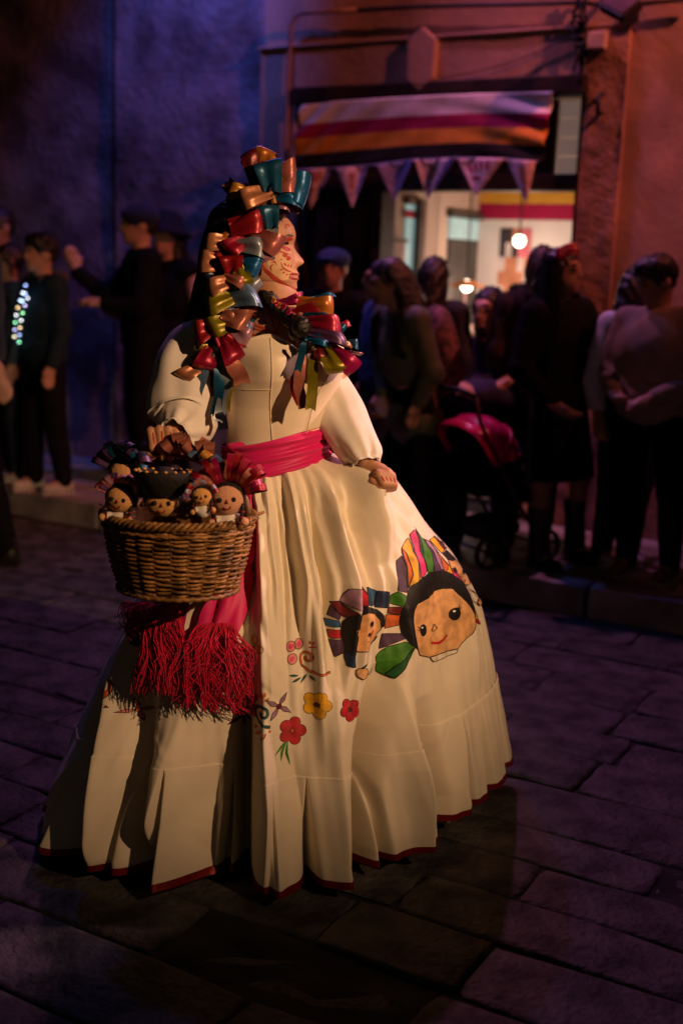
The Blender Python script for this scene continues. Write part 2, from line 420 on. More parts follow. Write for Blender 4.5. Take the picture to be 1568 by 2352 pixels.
# closed door leaf, carved panels
door = wbox('door_leaf', sL+.052, sPo-.004, .125, zB0-.004, -.13, -.08, m_dwood)
m_dpan = mat('red_brown_door_panel', (.075, .03, .024), rough=.5, var=.4, scale=9, bump=.5, bscale=30)
a, b = sL+.09, sPo-.04
zz = np.linspace(.2, zB0-.06, 6)
for i in range(5):
    for q in range(2):
        u0 = a+(b-a)*q/2+.012; u1 = a+(b-a)*(q+1)/2-.012
        mb = MB(); mb.box(wp((u0+u1)/2, (zz[i]+zz[i+1])/2, -.066), (u1-u0, .03, zz[i+1]-zz[i]-.03), RW)
        o = mb.build('door_panel', m_dpan, smooth=False, bevel=.012); o.parent = door
# ---- lit room behind the doorway
def depth_for(sx, px):                              # how far in a wall at sx reaches the photo's corner
    lo_, hi_ = .2, 9
    for _ in range(40):
        m_ = (lo_+hi_)/2; p = wp(sx, 1.6, -m_)-CP; x = CX+F*(p@RT)/(p@FW)
        if x < px: lo_ = m_
        else: hi_ = m_
    return lo_
sI = sP1-.05; DI = depth_for(sI, 1096); sI2 = sR+1.6; ZC = 2.95
m_rw = mat('room_wall_cream', (.80, .62, .50), rough=.8, var=.05, scale=2, bump=.1, bscale=30)
m_rw2 = mat('room_wall_white', (.82, .76, .70), rough=.8, var=.05, scale=2, bump=.1, bscale=30)
m_yel = mat('room_yellow_band', (.80, .42, .05), rough=.8, var=.05); m_mag = mat('room_magenta_band', (.42, .01, .07), rough=.8, var=.05)
def dz(px, py):                                     # height on the back wall
    r = ray(px, py); o = OW-NW*DI; t = ((o-CP)@NW)/(r@NW); p = CP+r*t; return float((p-OW)@TW), float(p[2])
ym = dz(1200, 505)[1]; yy = dz(1200, 468)[1]; yt = dz(1200, 425)[1]
room = child(MB().box(wp((sI+sI2)/2, .11, -.36-(DI-.36)/2), (sI2-sI, DI-.36, .04), RW).build('room_floor', m_slab, smooth=False))
wbox('room_ceiling', sI-.1, sI2+.1, ZC, ZC+.1, -DI-.1, -.36, m_rw2)
for z0, z1, m, nm in ((.125, ym, m_rw2, 'back_wall'), (ym+.001, yy, m_mag, 'magenta_wall_band'), (yy+.001, yt+.05, m_yel, 'yellow_wall_band'), (yt+.051, ZC, m_rw2, 'back_wall')):
    wbox(nm, sI, sI2, z0, z1, -DI-.1, -DI, m, 0)
wbox('room_wall', sI2, sI2+.1, .125, ZC, -DI, -.36, m_rw, 0)
wbox('room_wall', sI-.12, sI, .125, ZC, -DI, -.19, m_rw, 0)
wbox('room_wall', sI-.12, sI2+.1, zTop+.0, ZC+.1, -.37, -.31, m_rw, 0)
wbox('room_wall', sR+.01, sI2+.1, .125, zTop, -.37, -.31, m_rw, 0)
# openings and pictures on the receding left wall: (depth, height) positions
def lw(px, py):
    r = ray(px, py); q = CP-OW-TW*sI; t = -(q@TW)/(r@TW); p = CP+r*t; return float(-(p-OW)@NW), float(p[2])
def lbox(name, d0, d1, z0, z1, out0, out1, m, bevel=.003, parent=None):
    mb = MB(); mb.box(wp(sI+(out0+out1)/2, (z0+z1)/2, -(d0+d1)/2), (out1-out0, abs(d1-d0), z1-z0), RW); o = child(mb.build(name, m, smooth=False, bevel=bevel)); return o
m_cyan = mat('lit_cyan_pane', (.5, .7, .68), rough=.4, emit=(.42, .72, .70), estr=.35); m_grey = mat('grey_door', (.10, .095, .085), rough=.6, var=.1)
m_brn = mat('brown_jamb', (.20, .12, .09), rough=.6)
d0, zt1 = lw(927, 468); d1 = lw(950, 468)[0]; d2 = lw(963, 470)[0]
lbox('lit_pane', d0+.02, d1, .4, zt1, 0.001, .012, m_cyan); lbox('door_jamb', d1, d2, .13, zt1+.03, .001, .05, m_brn); lbox('door_head', d0, d2, zt1+.001, zt1+.04, .001, .03, m_brn)
lbox('red_notice', d0-.01, d0+.12, lw(930, 500)[1], lw(930, 482)[1], .013, .02, mat('red_notice', (.6, .02, .06)))
e0, e1 = lw(1026, 560)[0], lw(1094, 560)[0]; ez = lw(1030, 495)[1]
lbox('dark_doorway', e0, e1-.02, .13, ez-.14, .001, .02, m_grey); lbox('lit_transom', e0, e1-.02, ez-.139, ez-.01, .001, .02, m_cyan); lbox('door_head', e0-.03, e1, ez-.008, ez+.03, .001, .04, m_grey)
f0, f1 = lw(874, 480)[0], lw(900, 480)[0]
lbox('notice_board', f0, f1, lw(888, 525)[1], lw(888, 468)[1], .001, .015, mat('framed_notice', (.62, .52, .46), var=.15, scale=30))
g0, g1 = lw(866, 560)[0], lw(920, 570)[0]
lbox('shelf_panel', g0, g1, .9, lw(890, 555)[1], .001, .03, mat('pink_panel', (.72, .52, .46), var=.1, scale=20)); lbox('shelf_edge', g0, g1, lw(890, 555)[1]+.001, lw(890, 555)[1]+.02, .001, .05, m_brn)
# poster on the back wall
pst = MB(); a0, b0 = dz(1138, 720); a1, b1 = dz(1222, 525)
nx, nz = 5, 6
pcols = [mat('poster_dark', (.05, .04, .05)), mat('poster_orange', (.62, .26, .14)), mat('poster_pink', (.75, .20, .25)), mat('poster_pale', (.7, .62, .58)), mat('poster_blue', (.10, .12, .22))]
pm = [[4, 4, 3, 4, 3], [3, 1, 3, 3, 3], [1, 1, 1, 1, 3], [3, 1, 1, 3, 1], [0, 3, 0, 2, 2], [0, 0, 1, 2, 2]]
for i in range(nz):
    for j in range(nx):
        x0, x1 = a0+(a1-a0)*j/nx, a0+(a1-a0)*(j+1)/nx; z0, z1 = b0+(b1-b0)*i/nz, b0+(b1-b0)*(i+1)/nz
        pst.add([wp(x0, z0, -DI+.008), wp(x1, z0, -DI+.008), wp(x1, z1, -DI+.008), wp(x0, z1, -DI+.008)], [(0, 1, 2, 3)], pm[i][j])
pst.box(wp((a0+a1)/2, (b0+b1)/2, -DI+.003), (a1-a0, .004, b1-b0), RW, 3)
poster = tag(pst.build('poster', pcols, smooth=False), 'dark, orange and pink poster on the back wall of the lit shop', 'poster')
# pendant lamps
def pendant(px, py, din, r, power, label, cone=False):
    ry = ray(px, py); o = OW-NW*din; t = ((o-CP)@NW)/(ry@NW); p = CP+ry*t
    t_ = empty('pendant_lamp', p); tag(t_, label, 'lamp', None)
    MB().tube([(0, 0, r*.9), (0, 0, ZC-p[2]-.002)], .006, 6).build('cord', m_iron, t_)
    mg = mat('lit_globe', (1, .95, .85), emit=(1, .86, .62), estr=9.0)
    MB().ball((0, 0, 0), (r, r, r), 10).build('globe', mg, t_)
    if cone:
        MB().lathe([(r*.9, r*.9), (r*1.4, r*.6), (r*3.4, -.1*r), (r*3.5, -.16*r), (r*1.3, .5*r)], n=28).build('lamp_shade', mat('orange_lamp_shade', (.7, .22, .06), rough=.4), t_)
    else:
        MB().lathe([(.001, r*1.25), (r*.45, r*1.2), (r*.5, r*.8)], n=16).build('lamp_holder', m_iron, t_)
    l = bpy.data.lights.new('globe_light', 'POINT'); l.energy = power; l.color = (1, .68, .54); l.shadow_soft_size = r*1.3
    lo = bpy.data.objects.new('globe_light', l); COL.objects.link(lo); lo.parent = t_; lo.location = (0, 0, -r*1.6-.05 if not cone else -.12)
    return t_
pendant(1192, 553, DI*.7, .036, 6.5, 'round white glowing globe lamp in front of the poster', False)
pendant(1071, 656, .9, .036, 5, 'small glowing lamp with orange saucer shade above the man with glasses', True)
# counter sign and counter
ctr = MB(); cs0, cs1 = wz(980, 700, -1.3)[0], wz(1075, 700, -1.3)[0]
counter = empty('shop_counter', wp((cs0+cs1)/2, .13, -1.35)); tag(counter, 'pale counter inside the lit shop behind the onlookers', 'counter')
MB().box((0, 0, .45), (.7, .35, .9), RW).build('counter_body', mat('counter_paint', (.55, .30, .18), rough=.5), counter, False, bevel=.01)
MB().box((0, 0, .925), (.76, .42, .045), RW).build('counter_top', mat('counter_top', (.6, .45, .38), rough=.35), counter, False, bevel=.008)
sg = empty('menu_sign', wp(wz(1037, 690, -1.25)[0], wz(1037, 715, -1.25)[1], -1.25)); tag(sg, 'pink menu board with red heading standing on the shop counter', 'sign')
MB().box((0, 0, .085), (.2, .015, .2), RW).build('board', mat('pink_board', (.78, .48, .44), rough=.7, var=.08, scale=20), sg, False, bevel=.004)
MB().box(NW*.012+np.array([0, 0, .165]), (.17, .004, .02), RW).build('heading', mat('red_print', (.6, .06, .05)), sg, False)
for i in range(3): MB().box(NW*.012+np.array([0, 0, .12-.03*i]), (.14-.02*i, .004, .008), RW).build('text_line', mat('red_print', (.6, .06, .05)), sg, False)

# ---- banner over the doorway
m_bw = cloth('banner_white', (.88, .84, .84)); m_bm = cloth('banner_magenta', (.40, .012, .10)); m_bo = cloth('banner_orange', (.80, .34, .04)); m_bk = cloth('banner_black', (.012, .011, .014))
DBN = .16
top = [(692, 243), (780, 232), (921, 223), (1100, 214), (1270, 211)]; bot = [(670, 389), (780, 379), (947, 364), (1091, 359), (1246, 370)]
def interp(pts, t):
    x = np.linspace(0, 1, len(pts)); p = np.array(pts, float); return np.stack([np.interp(t, x, p[:, 0]), np.interp(t, x, p[:, 1])], -1)
ta, tb = interp(top, np.linspace(0, 1, 91)), interp(bot, np.linspace(0, 1, 91))
mb = MB(); rows = []; nr = 33
for i in range(nr):
    w = i/(nr-1); rr = []
    for j in range(91):
        q = ta[j]*(1-w)+tb[j]*w; u = j/90
        s, z = wz(q[0], q[1], DBN)
        g = .018*math.exp(-u*5)*math.sin(26*(w*.55+u*1.3))+.006*math.sin(5*u+4*w)+.008*math.sin(PI*w)*math.sin(9*u+2)*(1-u)+.014*math.exp(-(1-u)*7)*math.sin(18*(w-u))
        rr.append(wp(s, z, DBN+g))
    rows.append(rr)
P = np.array(rows)
for i in range(nr-1):
    w = (i+.5)/(nr-1); mb.grid(P[i:i+2], 0 if w < .32 else 1 if w < .54 else 2 if w < .78 else 3)
ban = mb.build('banner', [m_bw, m_bm, m_bo, m_bk]); bmod = ban.modifiers.new('w', 'WELD'); bmod.merge_threshold = .0005
ban.modifiers.new('s', 'SOLIDIFY').thickness = .002
tag(ban, 'sagging cloth banner striped white, magenta, orange and black over the shop doorway', 'banner')

# ---- bunting
zo = lambda x, y: ((680+x*.43367)*.98, (200+y*.43367)*.98)
tri = [((40, 455), (230, 445), (110, 670)), ((245, 450), (425, 430), (335, 665)), ((460, 430), (660, 405), (560, 635)),
       ((665, 400), (890, 395), (740, 615)), ((895, 390), (1155, 395), (1000, 600)), ((1165, 400), (1325, 410), (1275, 640))]
DP = .20
bunt = empty('bunting', wps(950, 380, DP)); tag(bunt, 'string of pale printed triangular pennants hanging under the striped banner', 'bunting')
def bchild(o, par=None):
    o.parent = par or bunt
    if par is None: o.matrix_parent_inverse = Matrix.Translation(-Vector(bunt.location))
    return o
bchild(MB().tube([wps(*zo(*q), DP) for q in ((-5, 452), (40, 455), (235, 447), (440, 430), (660, 403), (892, 392), (1160, 397), (1340, 412))], .004, 6).build('string', mat('bunting_string', (.3, .35, .6))))
pcol = [(.70, .5, .50), (.62, .45, .46), (.24, .2, .36), (.76, .58, .60), (.80, .58, .58), (.7, .5, .52)]
m_pr = mat('red_pennant_print', (.5, .03, .06)); m_pb = mat('brown_pennant_print', (.32, .14, .07)); m_pbl = mat('blue_pennant_edge', (.14, .18, .5))
for i, (a, b, c) in enumerate(tri):
    A, B, Cc = [np.array(zo(*q)) for q in (a, b, c)]
    n = 14; V = []; Fc = []; ids = {}
    def ptp(u, w):                                  # u across, w down
        q = (A*(1-u)+B*u)*(1-w)+Cc*w
        g = .025*math.sin(PI*u*1.4+i)*(1-w)+.03*w*math.sin(i*1.7)
        return wps(q[0], q[1], DP+.012+g)
    rows = [[ptp(j/n, r_/n) for j in range(n+1)] for r_ in range(n+1)]
    mb = MB(); mb.grid(rows)
    pn = bchild(mb.build('pennant', cloth('pennant_cloth_%d' % i, pcol[i], var=.15, scale=30))); pn.modifiers.new('s', 'SOLIDIFY').thickness = .0015
    off = NW*.004
    def patch(nm, u0, u1, w0, w1, m, sk=0.):
        g = [[np.array(ptp(u0+(u1-u0)*x/6+sk*y/4, w0+(w1-w0)*y/4))+off for x in range(7)] for y in range(5)]
        o = MB().grid(g).build(nm, m); return bchild(o, pn)
    if i in (0, 4):
        for q in range(4): patch('printed_letter', .22+q*.14, .30+q*.14, .16-(.03*q), .38-(.03*q), m_pr, .03)
        patch('printed_line', .3, .62, .48, .55, m_pr, .0)
    if i in (1, 3, 5): patch('printed_figure', .38, .62, .15, .55, m_pb if i != 5 else mat('orange_print', (.6, .2, .06))); patch('printed_stripe', .34, .6, .62, .70, m_pb)
    if i in (0, 1, 2, 3): patch('blue_edge', .86, 1.0, .0, .7, m_pbl)

# ---- cables, conduit, floodlight, junction box on the wall
cab = empty('wall_cables', wps(1320, 150, .05)); tag(cab, 'black cables and conduit running over the doorway', 'cables')
def cchild(o): o.parent = cab; o.matrix_parent_inverse = Matrix.Translation(-Vector(cab.location)); return o
cchild(MB().tube([wps(*q, .06) for q in ((700, 30), (820, 24), (950, 16), (1080, 12), (1200, 10), (1330, 6), (1420, 14), (1600, -4))], .011, 8).build('cable', m_iron))
cchild(MB().tube([wps(*q, .06) for q in ((820, 22), (700, 29), (678, 38), (668, 60), (664, 150), (660, 260), (655, 390), (648, 560))], .013, 8).build('conduit', mat('grey_conduit', (.28, .17, .14), rough=.5)))
for k, off in enumerate((0, 9, -8, 15)):
    cchild(MB().tube([wps(1328+off+6*math.sin(k+y*.05), y, .06+.02*math.sin(k*2+y*.03)) for y in range(-20, 210-18*k, 14)], .008+.003*(k == 0), 6).build('cable', m_iron))
cchild(MB().tube([wps(1010+t*300, 180-95*t+14*math.sin(PI*t), .05) for t in np.linspace(0, 1, 12)], .003, 5).build('cable', m_iron))
for k in range(5):
    t = np.linspace(0, 2*PI, 14); cx_, cy_ = 1325+8*math.sin(k*2.1), 28+16*k
    cchild(MB().tube([wps(cx_+16*math.cos(a), cy_+9*math.sin(a)+4*math.sin(2*a+k), .07+.02*math.sin(a)) for a in t], .006, 6).build('cable_coil', m_iron))
jb = empty('junction_box', wps(1372, 95, .04)); tag(jb, 'pale square junction box on the wall right of the keystone', 'junction box')
MB().box((0, 0, 0), (.10, .07, .085), RW).build('box', mat('pale_plastic', (.6, .45, .38), rough=.5), jb, False, bevel=.006)
MB().box(NW*.038, (.088, .008, .073), RW).build('lid', mat('pale_plastic', (.6, .45, .38), rough=.5), jb, False, bevel=.003)
fl = empty('floodlight', wps(1455, 30, .04)); tag(fl, 'black floodlight on a bracket arm high on the wall at upper right', 'floodlight')
MB().tube([(0, 0, .2), NW*.10+np.array([0, 0, .12]), NW*.22+np.array([0, 0, .02])], .014, 8).build('arm', m_iron, fl)
RF = RW@rotx(rad(-38))@roty(rad(35))
hd = NW*.27+np.array([.02, 0, -.02])
MB().box(hd, (.17, .05, .12), RF).build('housing', m_iron, fl, False, bevel=.008)
MB().box(hd+RF@np.array([0, -.028, 0]), (.145, .008, .095), RF).build('glass', mat('flood_glass', (.12, .08, .12), rough=.2, spec=.6), fl, False)
MB().box(NW*.02, (.06, .03, .1), RW).build('wall_plate', m_iron, fl, False, bevel=.003)
hk = empty('wall_hook', wps(1382, 240, .03)); tag(hk, 'black iron hook on the rough pilaster right of the doorway', 'hook')
MB().tube([NW*.0+np.array([0, 0, .05]), NW*.05+np.array([0, 0, .04]), NW*.07, NW*.05+np.array([0, 0, -.05]), NW*.0+np.array([0, 0, -.04])], .012, 7).build('hook_bar', m_iron, hk)
# ================================================================== THE DANCER
dancer = empty('person', (-.16, 3.0, 0)); tag(dancer, 'woman in long cream painted dress with ribbon braids and painted skull face, carrying a basket', 'person')
DL = Vector(dancer.location)
def pc(o, par=None):                                 # part given in world coordinates
    o.parent = par or dancer
    if par is None: o.matrix_parent_inverse = Matrix.Translation(-DL)
    return o
m_dress = cloth('cream_dress_cloth', (.80, .72, .56), var=.05, scale=6, bump=.09, bscale=900, rough=.62, spec=.3, sheen=.2)
m_satin_b = cloth('cream_bodice_satin', (.80, .70, .52), var=.03, scale=5, bump=.08, bscale=500, rough=.42, spec=.45, sheen=.1)
m_sleeve = cloth('white_sleeve_cotton', (.82, .76, .68), var=.03, scale=5, bump=.25, bscale=600)
m_trim = satin('red_hem_ribbon', (.30, .008, .012))
m_skin = mat('painted_skin', (.48, .24, .13), rough=.5, var=.08, scale=14, bump=.08, bscale=200, spec=.4)
m_skin.node_tree.nodes['Principled BSDF'].inputs['Subsurface Weight'].default_value = .08
m_redp = mat('red_body_paint', (.42, .045, .02), rough=.55, var=.15, scale=40)
m_palep = mat('cream_face_paint', (.62, .38, .20), rough=.55, var=.1, scale=25)
m_hair = mat('black_hair', (.012, .008, .007), rough=.42, var=.3, scale=40, bump=.5, bscale=90, spec=.5)

# ---- skirt surface
ZW, ZH = .972, .028
CW = np.array([-.178, 2.97]); C0 = np.array([-.15, 3.0])
HEM = [(-.69, 3.05), (-.735, 2.86), (-.68, 2.70), (-.56, 2.60), (-.385, 2.545), (-.14, 2.535), (.06, 2.57), (.205, 2.72), (.33, 2.86), (.465, 3.06), (.50, 3.25), (.42, 3.45), (.12, 3.58), (-.2, 3.6), (-.48, 3.46), (-.64, 3.26)]
hu = np.array([math.atan2(x-C0[0], -(y-C0[1])) for x, y in HEM]); hr = np.array([math.hypot(x-C0[0], y-C0[1]) for x, y in HEM])
o_ = np.argsort(hu); hu, hr = hu[o_], hr[o_]
uu_ = np.linspace(-PI, PI, 721); rr_ = np.interp(uu_, np.concatenate([hu-2*PI, hu, hu+2*PI]), np.tile(hr, 3))
kern = np.exp(-np.linspace(-2.2, 2.2, 41)**2); kern /= kern.sum()
rr_ = np.convolve(np.concatenate([rr_[-41:-1], rr_, rr_[1:41]]), kern, 'same')[40:-40]
def RH(u): return np.interp(u, uu_, rr_)
def prof(tab):
    a = np.array(tab); return lambda v: np.interp(v, a[:, 0], a[:, 1])
vg = np.linspace(0, 1, 201)
def smooth_tab(tab):
    a = np.array(tab); y = np.interp(vg, a[:, 0], a[:, 1]); kk = np.exp(-np.linspace(-2, 2, 21)**2); kk /= kk.sum()
    ext = np.concatenate([2*y[0]-y[20:0:-1], y, 2*y[-1]-y[-2:-22:-1]]); y = np.convolve(ext, kk, 'same')[20:-20]; return lambda v: np.interp(v, vg, y)
qr = smooth_tab([(0, 0), (.04, .14), (.10, .33), (.174, .47), (.247, .59), (.307, .70), (.407, .80), (.495, .86), (.61, .90), (.82, .955), (1, 1)])
ql = smooth_tab([(0, 0), (.1, .17), (.25, .34), (.455, .54), (.6, .69), (.73, .80), (.87, .91), (1, 1)])
qf = smooth_tab([(0, 0), (.1, .2), (.25, .39), (.45, .60), (.6, .73), (.8, .88), (1, 1)])
def base(u, v):
    u = np.asarray(u, float); v = np.asarray(v, float)
    wr = np.clip(np.sin(u), 0, 1)**2; wl = np.clip(-np.sin(u), 0, 1)**2; wf = 1-wr-wl
    q = wr*qr(v)+wl*ql(v)+wf*qf(v)
    rw = 1/np.sqrt((np.sin(u)/.122)**2+(np.cos(u)/.10)**2)
    r = rw*(1-q)+RH(u)*q
    cx = CW[0]*(1-v)+C0[0]*v; cy = CW[1]*(1-v)+C0[1]*v
    zh = ZH+.06*np.clip(np.sin(u-.35), 0, 1)
    z = ZW+(zh-ZW)*v+.05*np.clip(np.sin(u), 0, 1)*np.exp(-((v-.11)/.09)**2)
    return np.stack([cx+r*np.sin(u), cy-r*np.cos(u), z], -1)
NU, NV = 240, 120
Ub, Vb = np.linspace(-PI, PI, NU+1), np.linspace(0, 1, NV+1)
GB = base(Ub[None, :], Vb[:, None])
bv = [Vector(p) for p in GB.reshape(-1, 3)]; bf = []; 
for i in range(NV):
    for j in range(NU):
        a = i*(NU+1)+j; bf += [(a, a+1, a+NU+2), (a, a+NU+2, a+NU+1)]
BVH = BVHTree.FromPolygons(bv, bf)
def uv_hit(x, y):
    d = Vector(ray(x, y)).normalized(); h = BVH.ray_cast(Vector(CP), d)
    if h[0] is None:
        best = None
        for t in np.linspace(2.3, 3.6, 40):
            q = BVH.find_nearest(Vector(at(x, y, t)))
            if best is None or q[3] < best[3]: best = q
        h = best
    p, fi = h[0], h[2]; a, b, c = bf[fi]
    def uvw(i): return np.array([Ub[i % (NU+1)], Vb[i//(NU+1)]])
    A, B, Cc = bv[a], bv[b], bv[c]; v0, v1, v2 = B-A, Cc-A, p-A
    d00, d01, d11, d20, d21 = v0@v0, v0@v1, v1@v1, v2@v0, v2@v1; den = d00*d11-d01*d01+1e-18
    w1 = (d11*d20-d01*d21)/den; w2 = (d00*d21-d01*d20)/den
    return uvw(a)*(1-w1-w2)+uvw(b)*w1+uvw(c)*w2
FOLDS = [  # photo positions down each ridge or valley, depth in metres, width
    ([(880, 1165), (884, 1290), (890, 1400), (884, 1520), (852, 1680), (838, 1820), (832, 1970)], [-.014, -.040, -.022, -.030, -.13, -.20, -.22], .042),
    ([(908, 1180), (918, 1300), (905, 1420), (903, 1560), (925, 1750), (950, 1930)], [.016, .024, .020, .030, .08, .085], .05),
    ([(968, 1600), (985, 1720), (1008, 1840)], [-.01, -.08, -.12], .036),
    ([(1040, 1560), (1052, 1700), (1060, 1840)], [.005, .025, .03], .035),
    ([(566, 1560), (552, 1700), (546, 1850), (548, 2030)], [-.015, -.12, -.17, -.19], .042),
    ([(520, 1560), (495, 1700), (475, 1850), (470, 2020)], [-.005, -.05, -.085, -.095], .07),
    ([(610, 1480), (606, 1700), (618, 1850), (632, 2040)], [.012, .055, .075, .08], .04),
    ([(425, 1620), (388, 1750), (366, 1880), (380, 2030)], [.008, .04, .055, .06], .05),
    ([(335, 1560), (318, 1800), (325, 1990)], [-.015, -.09, -.11], .036),
    ([(288, 1480), (262, 1650), (248, 1800), (240, 1970)], [.014, .04, .055, .06], .032),
    ([(222, 1600), (206, 1760), (196, 1960)], [-.015, -.08, -.11], .042),
    ([(165, 1800), (140, 1940)], [.03, .05], .05),
    ([(672, 1720), (700, 1900), (712, 2030)], [0, -.04, -.06], .028),
    ([(760, 1560), (775, 1750), (792, 2030)], [.012, .03, .035], .04),
    ([(640, 1080), (660, 1250), (690, 1450), (700, 1600)], [-.006, -.016, -.018, -.004], .022),
    ([(575, 1080), (570, 1250), (562, 1450)], [-.006, -.016, -.012], .022),
    ([(690, 1070), (735, 1250), (760, 1420), (770, 1560)], [-.006, -.016, -.018, -.006], .022),
    ([(735, 1070), (800, 1200), (838, 1330), (838, 1430)], [-.006, -.018, -.022, -.008], .024),
    ([(610, 1090), (612, 1280), (618, 1480), (628, 1640)], [.006, .014, .014, .004], .02),
    ([(660, 1075), (700, 1260), (722, 1460), (735, 1640)], [.006, .014, .014, .005], .02),
    ([(715, 1070), (765, 1230), (800, 1400), (800, 1540)], [.006, .016, .016, .006], .022),
    ([(790, 1075), (850, 1160), (905, 1240)], [-.004, -.012, -.004], .02),
    ([(820, 1090), (940, 1190), (1015, 1300)], [-.003, -.010, -.004], .02),
    ([(960, 1230), (1040, 1340), (1085, 1500)], [.004, .010, .006], .03),
]
FL = []
FOLDS = [(p, ([x*2.1 for x in a] if max(map(abs, a)) < .023 else a), w) for p, a, w in FOLDS]
for pts, am, w in FOLDS:
    uv = np.array([uv_hit(*p) for p in pts]); o2 = np.argsort(uv[:, 1]); FL.append((uv[o2, 1], uv[o2, 0], np.array(am)[o2], w))
rg = np.random.default_rng(3)
for i in range(20):                                  # crisp drapes running down from the gathers
    w_ = i/19; sg = 1 if i % 2 else -1; xw = 556+205*w_; xm = 552+315*w_+rg.normal(0, 5); xb = 560+300*w_+rg.normal(0, 8); yb = 1500+rg.uniform(-120, 180)
    uv = np.array([uv_hit(xw, 1068), uv_hit((xw+xm)/2, 1180), uv_hit(xm, 1330), uv_hit(xb, yb)]); FL.append((uv[:, 1], uv[:, 0], sg*np.array([.008, .021, .025, .005])*rg.uniform(.7, 1.3), .0135))
for k in range(44):                                  # fine gathers at the waist
    u0 = rg.uniform(-PI, PI); FL.append((np.array([.0, .12, .4, .62]), np.array([u0, u0+rg.normal(0, .02), u0+rg.normal(0, .03), u0]), np.array([.003, .006, .004, 0])*rg.choice([-1, 1])*rg.uniform(.6, 1.4), .013))
for k in range(14):                                  # folds on the sides and back
    u0 = rg.choice([-1, 1])*rg.uniform(1.75, 3.1); FL.append((np.array([.1, .5, 1.]), np.array([u0]*3), np.array([.004, .02, .045])*rg.choice([-1, 1]), .05))
HAND = at(880, 1116, 2.835)                           # the cloth she lifts with her left hand
ug, vg2 = np.meshgrid(np.linspace(.2, 1.5, 60), np.linspace(.05, .35, 50)); bb = base(ug, vg2); rd = np.stack([np.sin(ug), -np.cos(ug), 0*ug], -1)
tt_ = ((HAND-bb)*rd).sum(-1); pp = np.linalg.norm(HAND-bb-rd*tt_[..., None], axis=-1)+np.where(tt_ < 0, 9, 0); kk_ = np.unravel_index(np.argmin(pp), pp.shape)
UHN, VHN, AHN = ug[kk_], vg2[kk_], max(.01, min(.14, tt_[kk_]))
pu = np.sort(np.concatenate([np.linspace(-PI, PI, 29)[:-1]+rg.normal(0, .05, 28)]))
pamp = rg.uniform(.6, 1.3, len(pu))
VS0 = .735
CR = []                                              # short creases all over the cloth
for k in range(75):
    CR.append((rg.uniform(-1.5, 1.5), rg.uniform(.08, .97), rg.normal(0, .55), rg.uniform(.035, .10), rg.uniform(.006, .013), rg.choice([-1, 1])*rg.uniform(.0018, .0046)))
def vseam(u): return VS0+.01*np.sin(3*u)-.02*np.clip(np.sin(u), 0, 1)
def disp(u, v):
    u = np.asarray(u, float); v = np.asarray(v, float); u, v = np.broadcast_arrays(u, v)
    q = .15+.55*v; d = np.zeros(u.shape)
    for vv, us, am, w in FL:
        pw = 2.5 if np.abs(am).max() > .1 else 1.55
        uc = np.interp(v, vv, us); a = np.interp(v, vv, am)
        a = a*np.clip((v-vv[0]+.10)/.10, 0, 1)*np.clip((vv[-1]+.12-v)/.12, 0, 1)
        du = (u-uc+PI) % (2*PI)-PI
        d += a*np.exp(-np.abs(du*q/w)**pw)
    t = np.clip((v-vseam(u))/(1-vseam(u)), 0, 1)
    pl = np.zeros(u.shape)
    for uc, a in zip(pu, pamp):
        du = ((u-uc+PI) % (2*PI)-PI)*.6
        pl -= a*np.exp(-(np.abs(du)/(.003+.017*t))**2.6)
    d += pl*.062*np.minimum(t*1.25, 1)**.8+.012*t+.003*(t > 0)
    for cu, cv, ca, cl, cw, cm in CR:
        X_ = (u-cu)*(.13+.45*cv); Y_ = (v-cv)*.95; l_ = (Y_*math.cos(ca)+X_*math.sin(ca))/cl; w_ = (X_*math.cos(ca)-Y_*math.sin(ca))/cw
        d += cm*np.exp(-l_*l_-w_*w_)
    dv_ = v-VHN; d += AHN*1.05*np.exp(-np.abs((u-UHN)/(.13+.9*np.clip(dv_, 0, 1)))**1.7)*np.where(dv_ < 0, np.exp(-(dv_/.055)**2), np.exp(-(dv_/.24)**2))
    P = np.stack([u*3, v*6, np.zeros_like(u)], -1)
    d += .003*wave(P, 77, 3.)*np.clip(v*4, 0, 1)+.0035*wave(np.stack([u*9, v*4, 0*u], -1), 78, 2.)*np.clip(v*5, 0, 1)
    return d
def S(u, v, off=0.0):
    u, v = np.broadcast_arrays(np.asarray(u, float), np.asarray(v, float))
    e = 2e-3
    b = base(u, v); tu = base(u+e, v)-base(u-e, v); tv = base(u, np.minimum(v+e, 1))-base(u, np.maximum(v-e, 0))
    n = np.cross(tv, tu); n = n/(np.linalg.norm(n, axis=-1, keepdims=True)+1e-12)
    rad_ = np.stack([np.sin(u), -np.cos(u), 0*u], -1)
    n = np.where((n*rad_).sum(-1, keepdims=True) < 0, -n, n)
    k = np.clip((v-.02)/.1, 0, 1)[..., None]; 
    dirn = rad_*.55+n*.45; dirn = dirn/np.linalg.norm(dirn, axis=-1, keepdims=True)
    return b+dirn*disp(u, v)[..., None]*np.where(k < 1, .35+.65*k, 1)+(n*off if off else 0)
def Sn(u, v, off):
    e = 1.5e-3; p = S(u, v); tu = S(u+e, v)-S(u-e, v); tv = S(u, np.minimum(np.asarray(v)+e, 1))-S(u, np.maximum(np.asarray(v)-e, 0))
    n = np.cross(tv, tu); n = n/(np.linalg.norm(n, axis=-1, keepdims=True)+1e-12)
    tc = CP-p; n = np.where((n*np.stack([np.sin(u), -np.cos(u), 0*np.asarray(u)], -1)).sum(-1, keepdims=True) < 0, -n, n)
    return p+n*np.asarray(off)[..., None] if np.ndim(off) else p+n*off
